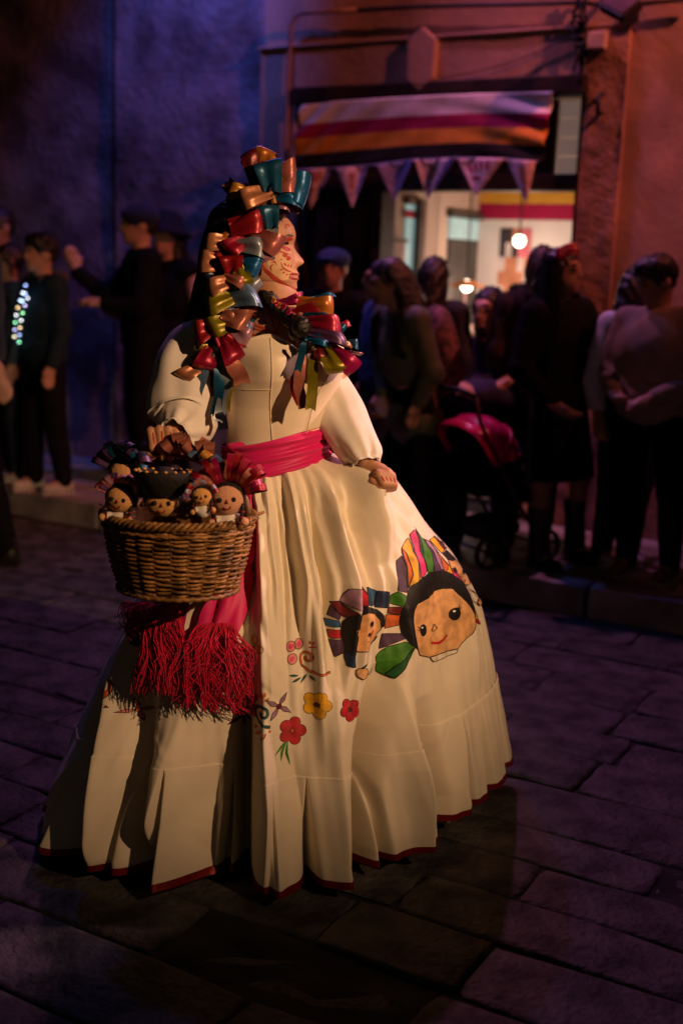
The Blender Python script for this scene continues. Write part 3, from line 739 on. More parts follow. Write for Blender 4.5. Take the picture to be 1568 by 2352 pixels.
def strip_mesh(u, vfun, nv, off=0.0):
    P = []
    for k in range(nv+1): P.append(S(u, vfun(k/nv, u), off))
    return np.array(P)
uf = np.concatenate([np.linspace(-PI, -1.9, 70)[:-1], np.linspace(-1.9, 1.9, 820)[:-1], np.linspace(1.9, PI, 70)])
def gridobj(name, P, m, par=None):
    a, b = P.shape[:2]; I = np.arange(a*b).reshape(a, b)
    f = np.stack([I[:-1, :-1], I[1:, :-1], I[1:, 1:], I[:-1, 1:]], -1).reshape(-1, 4)
    return pc(mesh(name, P.reshape(-1, 3), f, m), par)
skirt = gridobj('skirt', strip_mesh(uf, lambda t, u: t*vseam(u), 170), m_dress)
flounce = gridobj('flounce', strip_mesh(uf, lambda t, u: vseam(u)+(.985-vseam(u))*t, 60, .0012), m_dress, skirt)
gridobj('hem_trim', strip_mesh(uf, lambda t, u: .982+.018*t, 6, .0032), m_trim, skirt)
seam = strip_mesh(uf, lambda t, u: vseam(u)-.004+.008*t, 4, .0022)
gridobj('seam', seam, m_dress, skirt)
under = S(uf, .97+0*uf); under[:, 2] -= .0
pet = np.array([np.stack([under[:, 0]*(1-.10*0)+(C0[0]-under[:, 0])*.30, under[:, 1]+(C0[1]-under[:, 1])*.30, np.full(len(uf), z)], -1) for z in (.16, .1, .05, .010)])
gridobj('petticoat', pet, cloth('petticoat_cotton', (.7, .62, .5)), skirt)

# ---- painted motifs lying on the skirt
PC = {}
def paint(name, c):
    if name not in PC: PC[name] = cloth('fabric_paint_'+name, c, var=.16, scale=34, rough=.55, spec=.3, bump=.1, sheen=0)
    return PC[name]
paint('black', (.012, .011, .011)); paint('face', (.72, .40, .17)); paint('yellow', (.80, .42, .02)); paint('orange', (.75, .16, .03)); paint('red', (.55, .02, .03)); paint('pink', (.75, .04, .20))
paint('green', (.06, .24, .02)); paint('dkgreen', (.02, .12, .03)); paint('purple', (.09, .045, .10)); paint('lilac', (.36, .20, .30)); paint('navy', (.015, .03, .08)); paint('blue', (.03, .12, .30)); paint('cream', (.82, .74, .58))
paint('teal', (.01, .09, .10)); paint('maroon', (.16, .015, .02)); paint('rose', (.72, .24, .22)); paint('glint', (.8, .8, .8))
PCN = list(PC)
class Print:
    def __init__(s): s.v = []; s.f = []; s.mi = []; s.lay = 0
    def _map(s, P):
        uv = np.array([uv_hit(*p) for p in P]); return Sn(uv[:, 0], uv[:, 1], .0008+.0003*s.lay)
    def poly(s, P, col, step=6.0, outline=None):
        P = [np.array(p, float) for p in P]; R = []
        for a, b in zip(P, P[1:]+P[:1]):
            n = max(1, int(np.linalg.norm(b-a)/step)); R += [a+(b-a)*k/n for k in range(n)]
        R = np.array(R); n = len(R); lo, hi = R.min(0), R.max(0)
        gx = [np.array([x, y]) for x in np.arange(lo[0]+step/2, hi[0], step) for y in np.arange(lo[1]+step/2, hi[1], step)]
        gx = [g for g in gx if np.min(np.linalg.norm(R-g, axis=1)) > step*.45]
        allp = [Vector(p) for p in R]+[Vector(p) for p in gx]
        r = delaunay_2d_cdt(allp, [(i, (i+1) % n) for i in range(n)], [], 1, 1e-4)
        vs = s._map([(p.x, p.y) for p in r[0]]); b = len(s.v); s.v += [tuple(p) for p in vs]
        s.f += [[i+b for i in q] for q in r[2]]; s.mi += [PCN.index(col)]*len(r[2]); s.lay += 1
        if outline: s.line(list(P)+[P[0]], outline, 'black')
        return s
    def line(s, P, w, col='black', taper=False):
        P = np.array(P, float); L = np.concatenate([[0], np.cumsum(np.linalg.norm(np.diff(P, axis=0), axis=1))])
        n = max(2, int(L[-1]/4.0)); t = np.linspace(0, L[-1], n+1); Q = np.stack([np.interp(t, L, P[:, 0]), np.interp(t, L, P[:, 1])], -1)
        T = np.gradient(Q, axis=0); T /= np.linalg.norm(T, axis=1)[:, None]+1e-9; N = np.stack([-T[:, 1], T[:, 0]], -1)
        ww = w/2*(np.sin(np.linspace(.12, PI-.12, n+1)) if taper else np.ones(n+1))
        vs = s._map(np.concatenate([Q+N*ww[:, None], Q-N*ww[:, None]])); b = len(s.v); s.v += [tuple(p) for p in vs]
        s.f += [[b+i, b+i+1, b+n+2+i, b+n+1+i] for i in range(n)]; s.mi += [PCN.index(col)]*n; s.lay += 1; return s
    def ell(s, c, rx, ry, col, ang=0, outline=None, n=16):
        a = rad(ang); return s.poly([(c[0]+rx*math.cos(t)*math.cos(a)-ry*math.sin(t)*math.sin(a), c[1]+rx*math.cos(t)*math.sin(a)+ry*math.sin(t)*math.cos(a)) for t in np.linspace(0, 2*PI, n, False)], col, max(2.0, min(6, rx*.6)), outline)
    def build(s, name, label=None):
        o = pc(mesh(name, s.v, s.f, [PC[k] for k in PCN], None, True, s.mi), skirt)
        if label: o['label'] = label
        return o
def z4(x, y): return ((750+x*.28699)*.98, (1200+y*.28699)*.98)
def z5(x, y): return ((200+x*.41454)*.98, (1380+y*.41454)*.98)
Z4 = lambda L: [z4(*p) for p in L]
Z5 = lambda L: [z5(*p) for p in L]
# large doll
D = Print(); OUT = 1.6
for pts, c in (([(575, 290), (630, 215), (660, 400), (682, 560), (630, 625), (610, 480), (570, 330)], 'yellow'), ([(570, 300), (600, 345), (640, 520), (632, 620), (608, 480)], 'orange'),
               ([(640, 190), (665, 150), (700, 260), (750, 470), (745, 505), (690, 545), (660, 360)], 'pink'), ([(680, 150), (740, 125), (765, 150), (800, 290), (835, 495), (770, 510), (740, 400), (700, 280)], 'green'), ([(684, 160), (715, 300), (765, 505), (745, 470), (700, 330)], 'dkgreen'),
               ([(795, 200), (870, 240), (920, 320), (938, 490), (842, 495), (805, 350)], 'purple'), ([(845, 230), (880, 250), (925, 340), (935, 480), (890, 480), (870, 330)], 'lilac'), ([(915, 310), (950, 380), (992, 450), (960, 495), (938, 490)], 'orange'), ([(950, 370), (1012, 460), (1018, 530), (965, 498)], 'yellow'),
               ([(1015, 470), (1040, 470), (1092, 550), (1075, 590), (1025, 530)], 'pink'), ([(1088, 570), (1142, 625), (1130, 665), (1082, 595)], 'green'), ([(1130, 655), (1162, 650), (1212, 755), (1172, 762)], 'lilac'), ([(1175, 764), (1222, 765), (1267, 865), (1205, 885)], 'yellow'), ([(1205, 887), (1265, 872), (1292, 918), (1225, 905)], 'red'),
               ([(545, 400), (570, 360), (610, 480), (627, 655), (560, 640)], 'purple'), ([(530, 680), (560, 645), (622, 690), (600, 765), (530, 740)], 'green'), ([(515, 775), (596, 768), (594, 832), (515, 822)], 'maroon'), ([(510, 832), (594, 835), (604, 915), (510, 950)], 'orange'), ([(500, 992), (620, 985), (648, 1022), (500, 1120)], 'purple'),
               ([(475, 1190), (540, 1100), (650, 1050), (702, 1088), (680, 1170), (640, 1260), (585, 1360), (520, 1310)], 'green'), ([(700, 1090), (682, 1170), (640, 1265), (588, 1355), (560, 1330), (590, 1260), (650, 1180)], 'dkgreen')):
    D.lay = 0 if c not in ('orange', 'dkgreen', 'lilac') else 2
    D.poly(Z4(pts), c, 3.2, OUT)
D.lay = 4; D.poly(Z4([(640, 600), (700, 540), (780, 500), (880, 486), (980, 498), (1060, 543), (1120, 620), (1165, 700), (1205, 820), (1205, 930), (1100, 1000), (900, 1100), (745, 1135), (680, 1075), (620, 985), (595, 880), (600, 740)]), 'black', 3.2)
D.poly(Z4([(680, 800), (700, 740), (800, 700), (860, 650), (930, 625), (1010, 630), (1080, 690), (1140, 760), (1190, 840), (1206, 930), (1190, 995), (1130, 1060), (1100, 1112), (980, 1150), (870, 1182), (760, 1160), (720, 1100), (690, 1000), (675, 900)]), 'face', 3.0, OUT)
D.lay = 8
D.poly(Z4([(872, 1187), (930, 1165), (985, 1150), (1040, 1132), (1100, 1115), (1088, 1148), (985, 1195), (908, 1222)]), 'cream', 6, OUT)
for c, rx, ry, a in (((780, 960), 30, 50, -8), ((1045, 830), 46, 52, 0)):
    D.lay = 9; D.ell(z4(*c), rx*.281, ry*.281, 'black', a); D.lay = 10; D.ell(z4(c[0]-12, c[1]-22), 2.6, 2.2, 'glint')
D.lay = 9
for a, b in (((752, 945), (725, 930)), ((755, 960), (728, 955)), ((1070, 790), (1072, 762)), ((1080, 795), (1090, 778))): D.line(Z4([a, b]), 1.6)
D.line(Z4([(870, 970), (885, 905), (925, 948), (878, 972)]), 1.5)
D.lay = 9; D.line(Z4([(880, 1066), (940, 1068), (975, 1040), (1012, 1000)]), 5.5, 'red')
D.build('painted_doll', 'large painted doll face with black hair and rainbow ribbons')
# doll half in shade to its left
D = Print()
for pts, c in (([(105, 735), (150, 725), (238, 822), (195, 858), (130, 800)], 'maroon'), ([(155, 720), (190, 620), (260, 625), (312, 760), (262, 802), (210, 770)], 'lilac'), ([(290, 632), (350, 600), (380, 680), (377, 768), (322, 765)], 'red'), ([(377, 612), (440, 640), (425, 765), (385, 768)], 'blue'), ([(442, 642), (525, 650), (525, 780), (432, 775)], 'navy'),
               ([(100, 850), (110, 760), (172, 850), (162, 885)], 'purple'), ([(85, 882), (165, 890), (172, 942), (95, 945)], 'blue'), ([(100, 972), (182, 965), (188, 1030), (110, 1040)], 'red'), ([(105, 1052), (192, 1042), (202, 1140), (130, 1190)], 'purple'), ([(190, 1172), (200, 1062), (282, 1172), (287, 1272), (200, 1250)], 'navy')):
    D.lay = 0; D.poly(Z4(pts), c, 3.2, OUT)
D.lay = 3; D.poly(Z4([(180, 900), (205, 840), (280, 785), (360, 770), (440, 790), (500, 850), (505, 930), (440, 1000), (300, 1100), (285, 1180), (205, 1135), (175, 1000)]), 'black', 3.2)
D.poly(Z4([(230, 960), (300, 880), (370, 825), (430, 830), (470, 880), (490, 950), (440, 1040), (370, 1130), (300, 1142), (260, 1080)]), 'face', 3, OUT)
D.lay = 7
D.ell(z4(290, 1027), 6.8, 6.6, 'black'); D.ell(z4(392, 912), 5.4, 6.4, 'black'); D.line(Z4([(365, 1052), (400, 1020), (422, 962)]), 3, 'red'); D.line(Z4([(360, 1010), (366, 978), (385, 995)]), 1.4)
D.line(Z4([(470, 1010), (380, 1110), (365, 1190), (315, 1280)]), 2); D.line(Z4([(355, 1330), (405, 1320), (420, 1270), (455, 1330)]), 2); D.ell(z4(330, 1312), 12, 13, 'face', 0, OUT)
D.build('painted_doll', 'smaller painted doll half in shade left of the large one')
D = Print()
for pts, c in (([(878, 232), (930, 195), (1000, 310), (962, 347)], 'yellow'), ([(918, 202), (955, 222), (1010, 300), (998, 318)], 'red'), ([(957, 202), (985, 195), (1032, 292), (1012, 312)], 'navy'), ([(990, 200), (1040, 290), (1034, 296)], 'pink')):
    D.lay = 0; D.poly(Z4(pts), c, 3, OUT)
D.lay = 3; D.poly(Z4([(965, 347), (1012, 314), (1090, 365), (1110, 392), (1050, 410), (1000, 400)]), 'black', 5)
D.lay = 0; D.poly(Z4([(1000, 402), (1050, 385), (1107, 392), (1170, 450), (1212, 540), (1218, 590), (1150, 602), (1105, 590), (1088, 560), (1015, 468)]), 'face', 5, OUT)
D.lay = 6; D.ell(z4(1048, 482), 5, 6.5, 'black'); D.ell(z4(1163, 492), 4.6, 6, 'black'); D.line(Z4([(1093, 537), (1106, 503), (1126, 533), (1093, 537)]), 1.4); D.line(Z4([(1112, 583), (1148, 562)]), 3.2, 'red')
D.line(Z4([(1135, 610), (1165, 605), (1280, 690), (1315, 740), (1300, 765), (1215, 732), (1170, 625)]), 1.8); D.ell(z4(1292, 738), 7, 9, 'face', 20, OUT)
D.build('painted_doll', 'small painted doll at the right edge behind the large one')
def flower(c, r, n, col, cen='maroon', star=False, rot=0, fat=.42, label=None, shape=None):
    D = Print(); cx, cy = z5(*c); r = r*.406
    for k in range(n):
        a = rot+2*PI*k/n; D.lay = 1
        if star: D.poly([(cx, cy), (cx+r*.5*math.cos(a-.32), cy+r*.5*math.sin(a-.32)), (cx+r*math.cos(a), cy+r*math.sin(a)), (cx+r*.5*math.cos(a+.32), cy+r*.5*math.sin(a+.32))], col, 4, 1.2)
        else:
            D.lay = 0; D.ell((cx+r*.58*math.cos(a), cy+r*.58*math.sin(a)), r*.44+1.0, r*fat+1.0, 'black', math.degrees(a), None, 12)
    for k in range(n):
        a = rot+2*PI*k/n
        if not star: D.lay = 2; D.ell((cx+r*.58*math.cos(a), cy+r*.58*math.sin(a)), r*.44-.3, r*fat-.3, col, math.degrees(a), None, 12)
    D.lay = 4; D.ell((cx, cy), r*.16, r*.18, cen, 0, 1.0, 9)
    return D
flower((1305, 650), 76, 5, 'yellow', 'maroon', rot=-1.2).build('painted_flower', 'yellow five petalled painted flower')
D = flower((1170, 800), 78, 5, 'red', 'orange', rot=-1.25)
D.lay = 0
for L in ([(1142, 850), (1120, 870), (1072, 922)], [(1135, 858), (1110, 910), (1105, 962)], [(1142, 850), (1135, 920), (1156, 992)]): D.line(Z5(L), 5.5, 'green', True)
D.build('painted_flower', 'red painted flower with green stem')
flower((1092, 655), 85, 4, 'lilac', 'maroon', True, -1.0).build('painted_flower', 'lilac star shaped painted flower')
flower((845, 770), 82, 5, 'maroon', 'black', True, .3).build('painted_flower', 'dark red star shaped painted flower in the deep fold')
flower((1487, 680), 64, 5, 'red', 'maroon', rot=.4).build('painted_flower', 'red painted flower in the shaded fold')
flower((265, 687), 70, 4, 'rose', 'orange', True, -1.7).build('painted_flower', 'salmon star shaped painted flower at left')
flower((310, 265), 62, 4, 'navy', 'black', rot=.5).build('painted_flower', 'navy painted flower below the basket')
D = Print(); D.ell(z5(958, 285), 8, 11, 'yellow', 10, 1.2); D.lay = 0; D.ell(z5(983, 335), 9, 11, 'yellow', 60, 1.2); D.lay = 0; D.ell(z5(945, 350), 7, 10, 'yellow', -30, 1.2); D.lay = 0; D.line(Z5([(962, 310), (950, 360), (962, 400)]), 4, 'yellow', True); D.build('painted_flower', 'small yellow painted flower on the left panel')
def spiral(c, r0, turns, a0, tail, w, col, D):
    cx, cy = z5(*c); t = np.linspace(0, 1, 30); P = [(cx+(r0*(1-.85*q))*math.cos(a0+turns*2*PI*q), cy+(r0*(1-.85*q))*math.sin(a0+turns*2*PI*q)) for q in t]
    D.line([z5(*p) for p in tail]+P, w, 'black'); D.line([z5(*p) for p in tail]+P, w*.6, col)
D = Print()
for c in ((1165, 330), (1210, 318), (1172, 400)): D.lay = 0; D.ell(z5(*c), 11, 13, 'rose', 20, 1.2); D.ell(z5(*c), 4.5, 6, 'pink', 20)
D.lay = 0; spiral((1258, 392), 16, 1.2, 2.9, [(1382, 470), (1320, 476), (1265, 465), (1225, 435)], 6, 'orange', D)
for a, b in (((1268, 292), (1275, 315)), ((1292, 295), (1280, 318)), ((1262, 332), (1302, 325))): D.lay = 0; D.line(Z5([a, b]), 4, 'red', True)
for a, b in (((1152, 492), (1206, 494)), ((1168, 530), (1222, 505)), ((1218, 538), (1258, 486)), ((1268, 490), (1298, 518))): D.lay = 0; D.line(Z5([a, b]), 6, 'teal', True)
D.build('painted_flower', 'pink flowers with an orange spiral and green leaves')
D = Print()
for c, a in (((950, 622), -40), ((928, 660), 10), ((938, 712), 60)): D.lay = 0; D.ell(z5(*c), 13, 9, 'pink', a, 1.2)
D.lay = 0; spiral((1005, 688), 20, 1.25, 2.2, [(1046, 758), (1005, 750), (975, 725)], 7, 'teal', D)
for a, b in (((985, 575), (996, 606)), ((1020, 568), (1010, 600)), ((1042, 600), (1012, 618)), ((975, 768), (952, 800)), ((998, 776), (962, 826)), ((1025, 786), (994, 832)), ((1042, 772), (1046, 790))): D.lay = 0; D.line(Z5([a, b]), 6, 'orange', True)
D.build('painted_flower', 'pink petals round a dark teal spiral')
D = Print(); spiral((128, 582), 17, 1.2, 2.4, [(78, 640), (100, 628)], 6, 'navy', D)
D.lay = 0; D.ell(z5(165, 570), 12, 24, 'orange', 15, 1.2)
for a, b in (((70, 655), (90, 690)), ((95, 655), (130, 700)), ((120, 655), (165, 690)), ((150, 650), (185, 668))): D.lay = 0; D.line(Z5([a, b]), 8, 'maroon', True)
D.build('painted_flower', 'dark spiral with maroon leaves at the left edge')
D = Print(); D.ell(z5(725, 545), 12, 15, 'lilac', 0, 1.4); D.lay = 0; D.ell(z5(845, 540), 13, 14, 'lilac', 0, 1.4); D.lay = 0; D.ell(z5(828, 480), 12, 12, 'lilac', 0, 1.4); D.build('painted_flower', 'lilac painted flower under the red fringe')

# ---- bodice: loft around a turned torso
def lerp_pts(tab, z): a = np.array(tab); return [np.interp(z, a[:, 0], a[:, i]) for i in range(1, a.shape[1])]
TOR = [(.90, -.178, 2.97, .118, .098), (.96, -.175, 2.965, .119, .098), (1.02, -.168, 2.96, .122, .100), (1.10, -.160, 2.955, .133, .106), (1.17, -.155, 2.945, .148, .118), (1.23, -.155, 2.945, .150, .120), (1.28, -.162, 2.965, .145, .105), (1.33, -.175, 2.985, .130, .085)]
TURN = rad(24)
def torso(th, z, off=0.0):                           # th 0 = chest front, turned to her left (photo right)
    cx, cy, a, b = lerp_pts(TOR, z); c, s = np.cos(th), np.sin(th)
    bust = .020*np.exp(-((z-1.205)/.05)**2)*(np.exp(-((th-.55)/.34)**2)+np.exp(-((th+.55)/.34)**2))
    r = (1/np.sqrt((s/a)**2+(c/b)**2))+bust+off
    ang = th+TURN
    return np.stack([cx+r*np.sin(ang), cy-r*np.cos(ang), z+0*th], -1)
th = np.linspace(-PI, PI, 161)
def ztop(t): return 1.262+.014*np.exp(-((np.abs(t)-.62)/.30)**2)-.022*np.exp(-(t/.22)**2)-.03*np.clip(np.abs(t)-1.2, 0, 1.9)
P = np.array([torso(th, .93+(ztop(th)-.93)*k/70, .004+.0012*np.sin(k*.35+3*np.sin(th*2))*math.exp(-((k-10)/14)**2)) for k in range(71)])
bod = gridobj('bodice', P, m_satin_b)
for t0, t1, t2 in ((.62, .50, .30), (-.62, -.50, -.34)):   # princess seams
    zz = np.linspace(.95, 1.27, 40); tt = np.interp(zz, [.95, 1.12, 1.20, 1.275], [t2, t1-.12, t1, t0]); tt = np.convolve(np.pad(tt, 6, 'edge'), np.ones(13)/13, 'valid')
    pc(MB().tube([torso(np.array(a), b, .005) for a, b in zip(tt, zz) if b < ztop(np.array(a))], .0012, 6).build('seam', m_satin_b), bod)
pc(MB().tube([torso(np.array(a), 1.150+.01*(a+.6), .005) for a in np.linspace(-1.10, -.56, 20)], .0009, 6).build('seam', m_satin_b), bod)
pc(MB().tube([torso(np.array(a), float(ztop(np.array(a))), .004) for a in np.linspace(-2.6, 2.6, 90)], .003, 6).build('neckline_piping', m_satin_b), bod)

# ---- body: torso, neck, arms (one continuous mesh with head and hands)
nb = at(622, 722, 2.99); shR = at(456, 775, 2.99); shL = at(735, 800, 2.99); elR = at(430, 950, 2.87); wrR = at(398, 998, 2.785); elL = at(798, 955, 2.96); wrL = at(842, 1070, 2.865)
hc = at(600, 600, 2.98)
pr_ = [('e', (-.17, 2.985, 1.12), (.115, .085, .26)), ('e', (-.165, 2.97, 1.24), (.135, .088, .11)), ('c', nb+np.array([0, .01, -.10]), nb+np.array([-.005, .0, .10]), .058, .05),
       ('c', shR, nb+np.array([-.02, .01, -.055]), .045, .05), ('c', shL, nb+np.array([.02, .01, -.055]), .045, .05), ('c', shR, elR, .042, .034), ('c', elR, wrR, .034, .024), ('c', shL, elL, .042, .034), ('c', elL, wrL, .034, .023),
       ('e', (-.178, 2.97, .93), (.115, .095, .14)), ('c', (-.25, 2.98, .88), (-.24, 2.98, .48), .075, .052), ('c', (-.24, 2.98, .48), (-.24, 3.0, .09), .05, .035), ('c', (-.10, 2.98, .88), (-.08, 2.95, .48), .075, .052), ('c', (-.08, 2.95, .48), (-.07, 2.97, .09), .05, .035),
       ('c', (-.24, 3.0, .06), (-.24, 2.88, .03), .035, .028), ('c', (-.07, 2.97, .06), (-.05, 2.85, .03), .035, .028)]
bvv, bff = sdf_mesh(pr_, .008, .045, 3)
BODY = MB(); BODY.add(bvv, bff)
# head: lofted slices, she looks to photo right
HZ0 = at(672, 674, 2.98)                             # below the chin
head_o = np.array([HZ0[0]-.098, 2.985, HZ0[2]])
HYAW = rad(4); fwd = np.array([math.cos(HYAW), math.sin(HYAW), 0]); lat = np.array([math.sin(HYAW), -math.cos(HYAW), 0]); TILT = rad(1.5)
hup = np.array([-math.sin(TILT), 0, math.cos(TILT)])
PF = [(0, .078), (.004, .097), (.012, .109), (.020, .1085), (.027, .1075), (.031, .1095), (.036, .1135), (.041, .1105), (.046, .1140), (.051, .1115), (.057, .1075), (.062, .1085), (.067, .116), (.073, .1245), (.078, .1255), (.084, .1215), (.093, .1135), (.102, .1065), (.110, .1015), (.118, .1005), (.126, .1030), (.134, .1050), (.145, .1050), (.160, .1005), (.176, .089), (.193, .066), (.207, .034), (.2145, .004)]
FB = [(0, .078), (.004, .092), (.012, .1015), (.03, .1045), (.05, .1055), (.08, .1035), (.11, .0995), (.126, .1015), (.145, .1035), (.160, .1005), (.176, .089), (.193, .066), (.207, .034), (.2145, .004)]
WD = [(0, .014), (.004, .024), (.012, .036), (.03, .051), (.06, .063), (.1, .070), (.13, .073), (.16, .070), (.19, .053), (.207, .030), (.2145, .003)]
BK = [(0, .045), (.012, .02), (.03, -.012), (.05, -.052), (.075, -.078), (.1, -.090), (.15, -.094), (.18, -.078), (.2, -.045), (.2145, -.002)]
i1 = lambda T, z: np.interp(z, [t[0] for t in T], [t[1] for t in T])
def head_pt(thv, z, off=0.0):
    z = np.asarray(z, float); thv = np.asarray(thv, float)
    f0, b0, w = i1(FB, z), i1(BK, z), i1(WD, z); c, a = (f0+b0)/2, (f0-b0)/2
    ct, st = np.cos(thv), np.sin(thv); e = .88
    fx = c+(a+off)*np.sign(ct)*np.abs(ct)**e; ly = (w+off)*np.sign(st)*np.abs(st)**e
    sg = np.interp(z, [0, .03, .05, .058, .066, .08, .1, .115, .13, .2], [.022, .024, .022, .016, .0165, .0145, .010, .012, .05, .05])
    bump = (i1(PF, z)-f0)*np.exp(-(ly/sg)**2)
    sock = -.009*np.exp(-((z-.117)/.013)**2)*np.exp(-((np.abs(ly)-.032)/.016)**2)
    cheek = .004*np.exp(-((z-.085)/.02)**2)*np.exp(-((np.abs(ly)-.042)/.018)**2)
    fx = fx+np.where(ct > 0, bump+sock+cheek, 0)
    return head_o+fwd*fx[..., None]+lat*ly[..., None]+hup*z[..., None]
zs = np.concatenate([np.linspace(0, .2145, 110)]); ths = np.linspace(0, 2*PI, 97)[:-1]
HP = np.array([head_pt(ths, np.full(96, z)) for z in zs])
BODY.grid(HP, 0, True); nb0 = len(zs)
BODY.add(list(HP[0]), [tuple(range(96))[::-1]])
# ear
BODY.ball(head_o+fwd*(-.005)+lat*.074+hup*.098, (.018, .008, .03), 8)
# hands, five fingers each
def hand(wr, mcps, pips, dips, tips, thumb, palm_r=.0135, fr=.0092):
    q = [('c', wr, np.mean(mcps, axis=0), .020, .02)]
    for a, b, c, d_ in zip(mcps, pips, dips, tips):
        q += [('c', wr, a, .017, palm_r), ('c', a, b, fr*1.15, fr*1.06), ('c', b, c, fr*1.06, fr), ('c', c, d_, fr, fr*.8)]
    for a, b in zip(thumb, thumb[1:]): q.append(('c', a, b, fr*1.25, fr*1.05))
    v, f = sdf_mesh(q, .0026, .005, 2); BODY.add(v, f); return q
X4 = [346, 366, 386, 403]
hR = dict(m=[at(x+14, 1004+i*2, 2.775+.004*i) for i, x in enumerate(X4)], p=[at(x, 984+(6 if i in (0, 3) else 0)+i*2, 2.715) for i, x in enumerate(X4)], d=[at(x+5, 1028+i, 2.69) for i, x in enumerate(X4)], t=[at(x+7, 1050+(2 if i in (1, 2) else -2), 2.71) for i, x in enumerate(X4)])
hand(wrR, hR['m'], hR['p'], hR['d'], hR['t'], [at(372, 1012, 2.78), at(340, 1010, 2.745), at(332, 1030, 2.72), at(345, 1050, 2.715)])
hL = dict(m=[at(858+10*i, 1080+2*i, 2.862-.012*i) for i in range(4)], p=[at(869+10*i, 1089+1.5*i, 2.812+.004*i) for i in range(4)], d=[at(880+8*i, 1110+i, 2.806+.004*i) for i in range(4)], t=[at(884+7*i, 1124+(-2 if i == 3 else 0), 2.835) for i in range(4)])
hand(wrL, hL['m'], hL['p'], hL['d'], hL['t'], [at(850, 1090, 2.845), at(858, 1104, 2.82), at(872, 1118, 2.815), at(880, 1126, 2.83)])
body = pc(BODY.build('body', m_skin))
for h in (hR, hL):
    for i in range(4):
        stripe = MB()
        for a, b in ((h['m'][i], h['p'][i]), (h['p'][i], h['d'][i]), (h['d'][i], h['t'][i])):
            n = CP-(a+b)/2; n /= np.linalg.norm(n); side = np.array([.0045, 0, 0])
            stripe.tube([a+n*.0075+side+(b-a)*.1, (a+b)/2+n*.0078+side, a+n*.0075+side+(b-a)*.95], [.002, .0028, .002], 6)
        pc(stripe.build('red_bone_paint', m_redp), body)
# nails are hidden; face paint laid on the cheek side
def face_paths(paths, w, m, name, off=.0009):
    mb = MB()
    for P in paths:
        P = np.array(P, float); L = np.concatenate([[0], np.cumsum(np.linalg.norm(np.diff(P, axis=0), axis=1))]); n = max(4, int(L[-1]/.002))
        t = np.linspace(0, L[-1], n); Q = np.stack([np.interp(t, L, P[:, 0]), np.interp(t, L, P[:, 1])], -1)
        T = np.gradient(Q, axis=0); T /= np.linalg.norm(T, axis=1)[:, None]+1e-9; N = np.stack([-T[:, 1], T[:, 0]], -1); ww = w/2*np.sin(np.linspace(.25, PI-.25, n))[:, None]
        rows = []
        for k in (-1, -.33, .33, 1):
            R_ = Q+N*ww*k; z = np.clip(R_[:, 1], .001, .21); f0, b0 = i1(FB, z), i1(BK, z); c, a = (f0+b0)/2, (f0-b0)/2
            cc = np.clip((R_[:, 0]-c)/a, -.999, .999); thv = np.arccos(np.sign(cc)*np.abs(cc)**(1/.88)); rows.append(head_pt(thv, z, off))
        mb.grid(rows)
    return pc(mb.build(name, m), body)
# in head units: (forward, up) metres
sp = lambda cx, cz, r, t0, t1, n=16: [(cx+r*(1-.7*k/n)*math.cos(t0+(t1-t0)*k/n), cz+r*(1-.7*k/n)*math.sin(t0+(t1-t0)*k/n)) for k in range(n+1)]
face_paths([[(.02, .075), (.03, .055), (.052, .036), (.078, .020), (.098, .012)]], .010, m_redp, 'jaw_paint')
face_paths([[(.035, .085), (.05, .06), (.075, .045), (.10, .055)], [(.05, .1), (.06, .075), (.08, .06), (.1, .07)], [(.07, .105), (.075, .085), (.09, .075)], [(.06, .055), (.085, .035)]], .026, m_palep, 'pale_cheek_paint', .0004)
face_paths([sp(.047, .086, .010, 2.5, 7.5), sp(.06, .095, .008, 0, 5), [(.035, .094), (.05, .103), (.072, .098), (.09, .092)], [(.05, .07), (.042, .062), (.046, .052)], [(.045, .072), (.052, .076), (.056, .069)],
            [(.066, .075), (.072, .062), (.082, .055), (.096, .051)], [(.074, .073), (.079, .066)], [(.084, .071), (.085, .063)], [(.092, .070), (.091, .062)], [(.066, .057), (.073, .056)], [(.072, .049), (.078, .051)], [(.080, .044), (.085, .047)], [(.088, .039), (.091, .043)], sp(.083, .158, .006, 0, 6)], .0036, m_redp, 'cheek_scroll_paint')['kind'] = 'stuff'
face_paths([[(.078, .128), (.088, .130), (.098, .128)], [(.072, .112), (.082, .106), (.094, .106)], [(.066, .120), (.072, .114)], [(.07, .09), (.08, .093)], [(.078, .083), (.088, .086)]], .011, m_redp, 'eye_paint', .0012)
face_paths([[(.070, .1165), (.078, .119), (.086, .1195), (.095, .118)]], .0065, mat('eye_black', (.008, .006, .006), rough=.25, spec=.6), 'eye', .0020)
face_paths([[(.066, .112), (.074, .118), (.086, .122), (.094, .121)], [(.072, .133), (.084, .139), (.097, .137)]], .0034, m_hair, 'eyelash', .0028)
face_paths([[(.088, .0455), (.098, .0475), (.107, .0465)], [(.09, .0385), (.099, .0355), (.107, .0365)]], .0062, mat('lip_colour', (.35, .05, .04), rough=.4), 'lips', .0008)
face_paths([[(.102, .014), (.104, .010)]], .010, mat('chin_paint', (.30, .03, .05)), 'chin_paint', .0006)
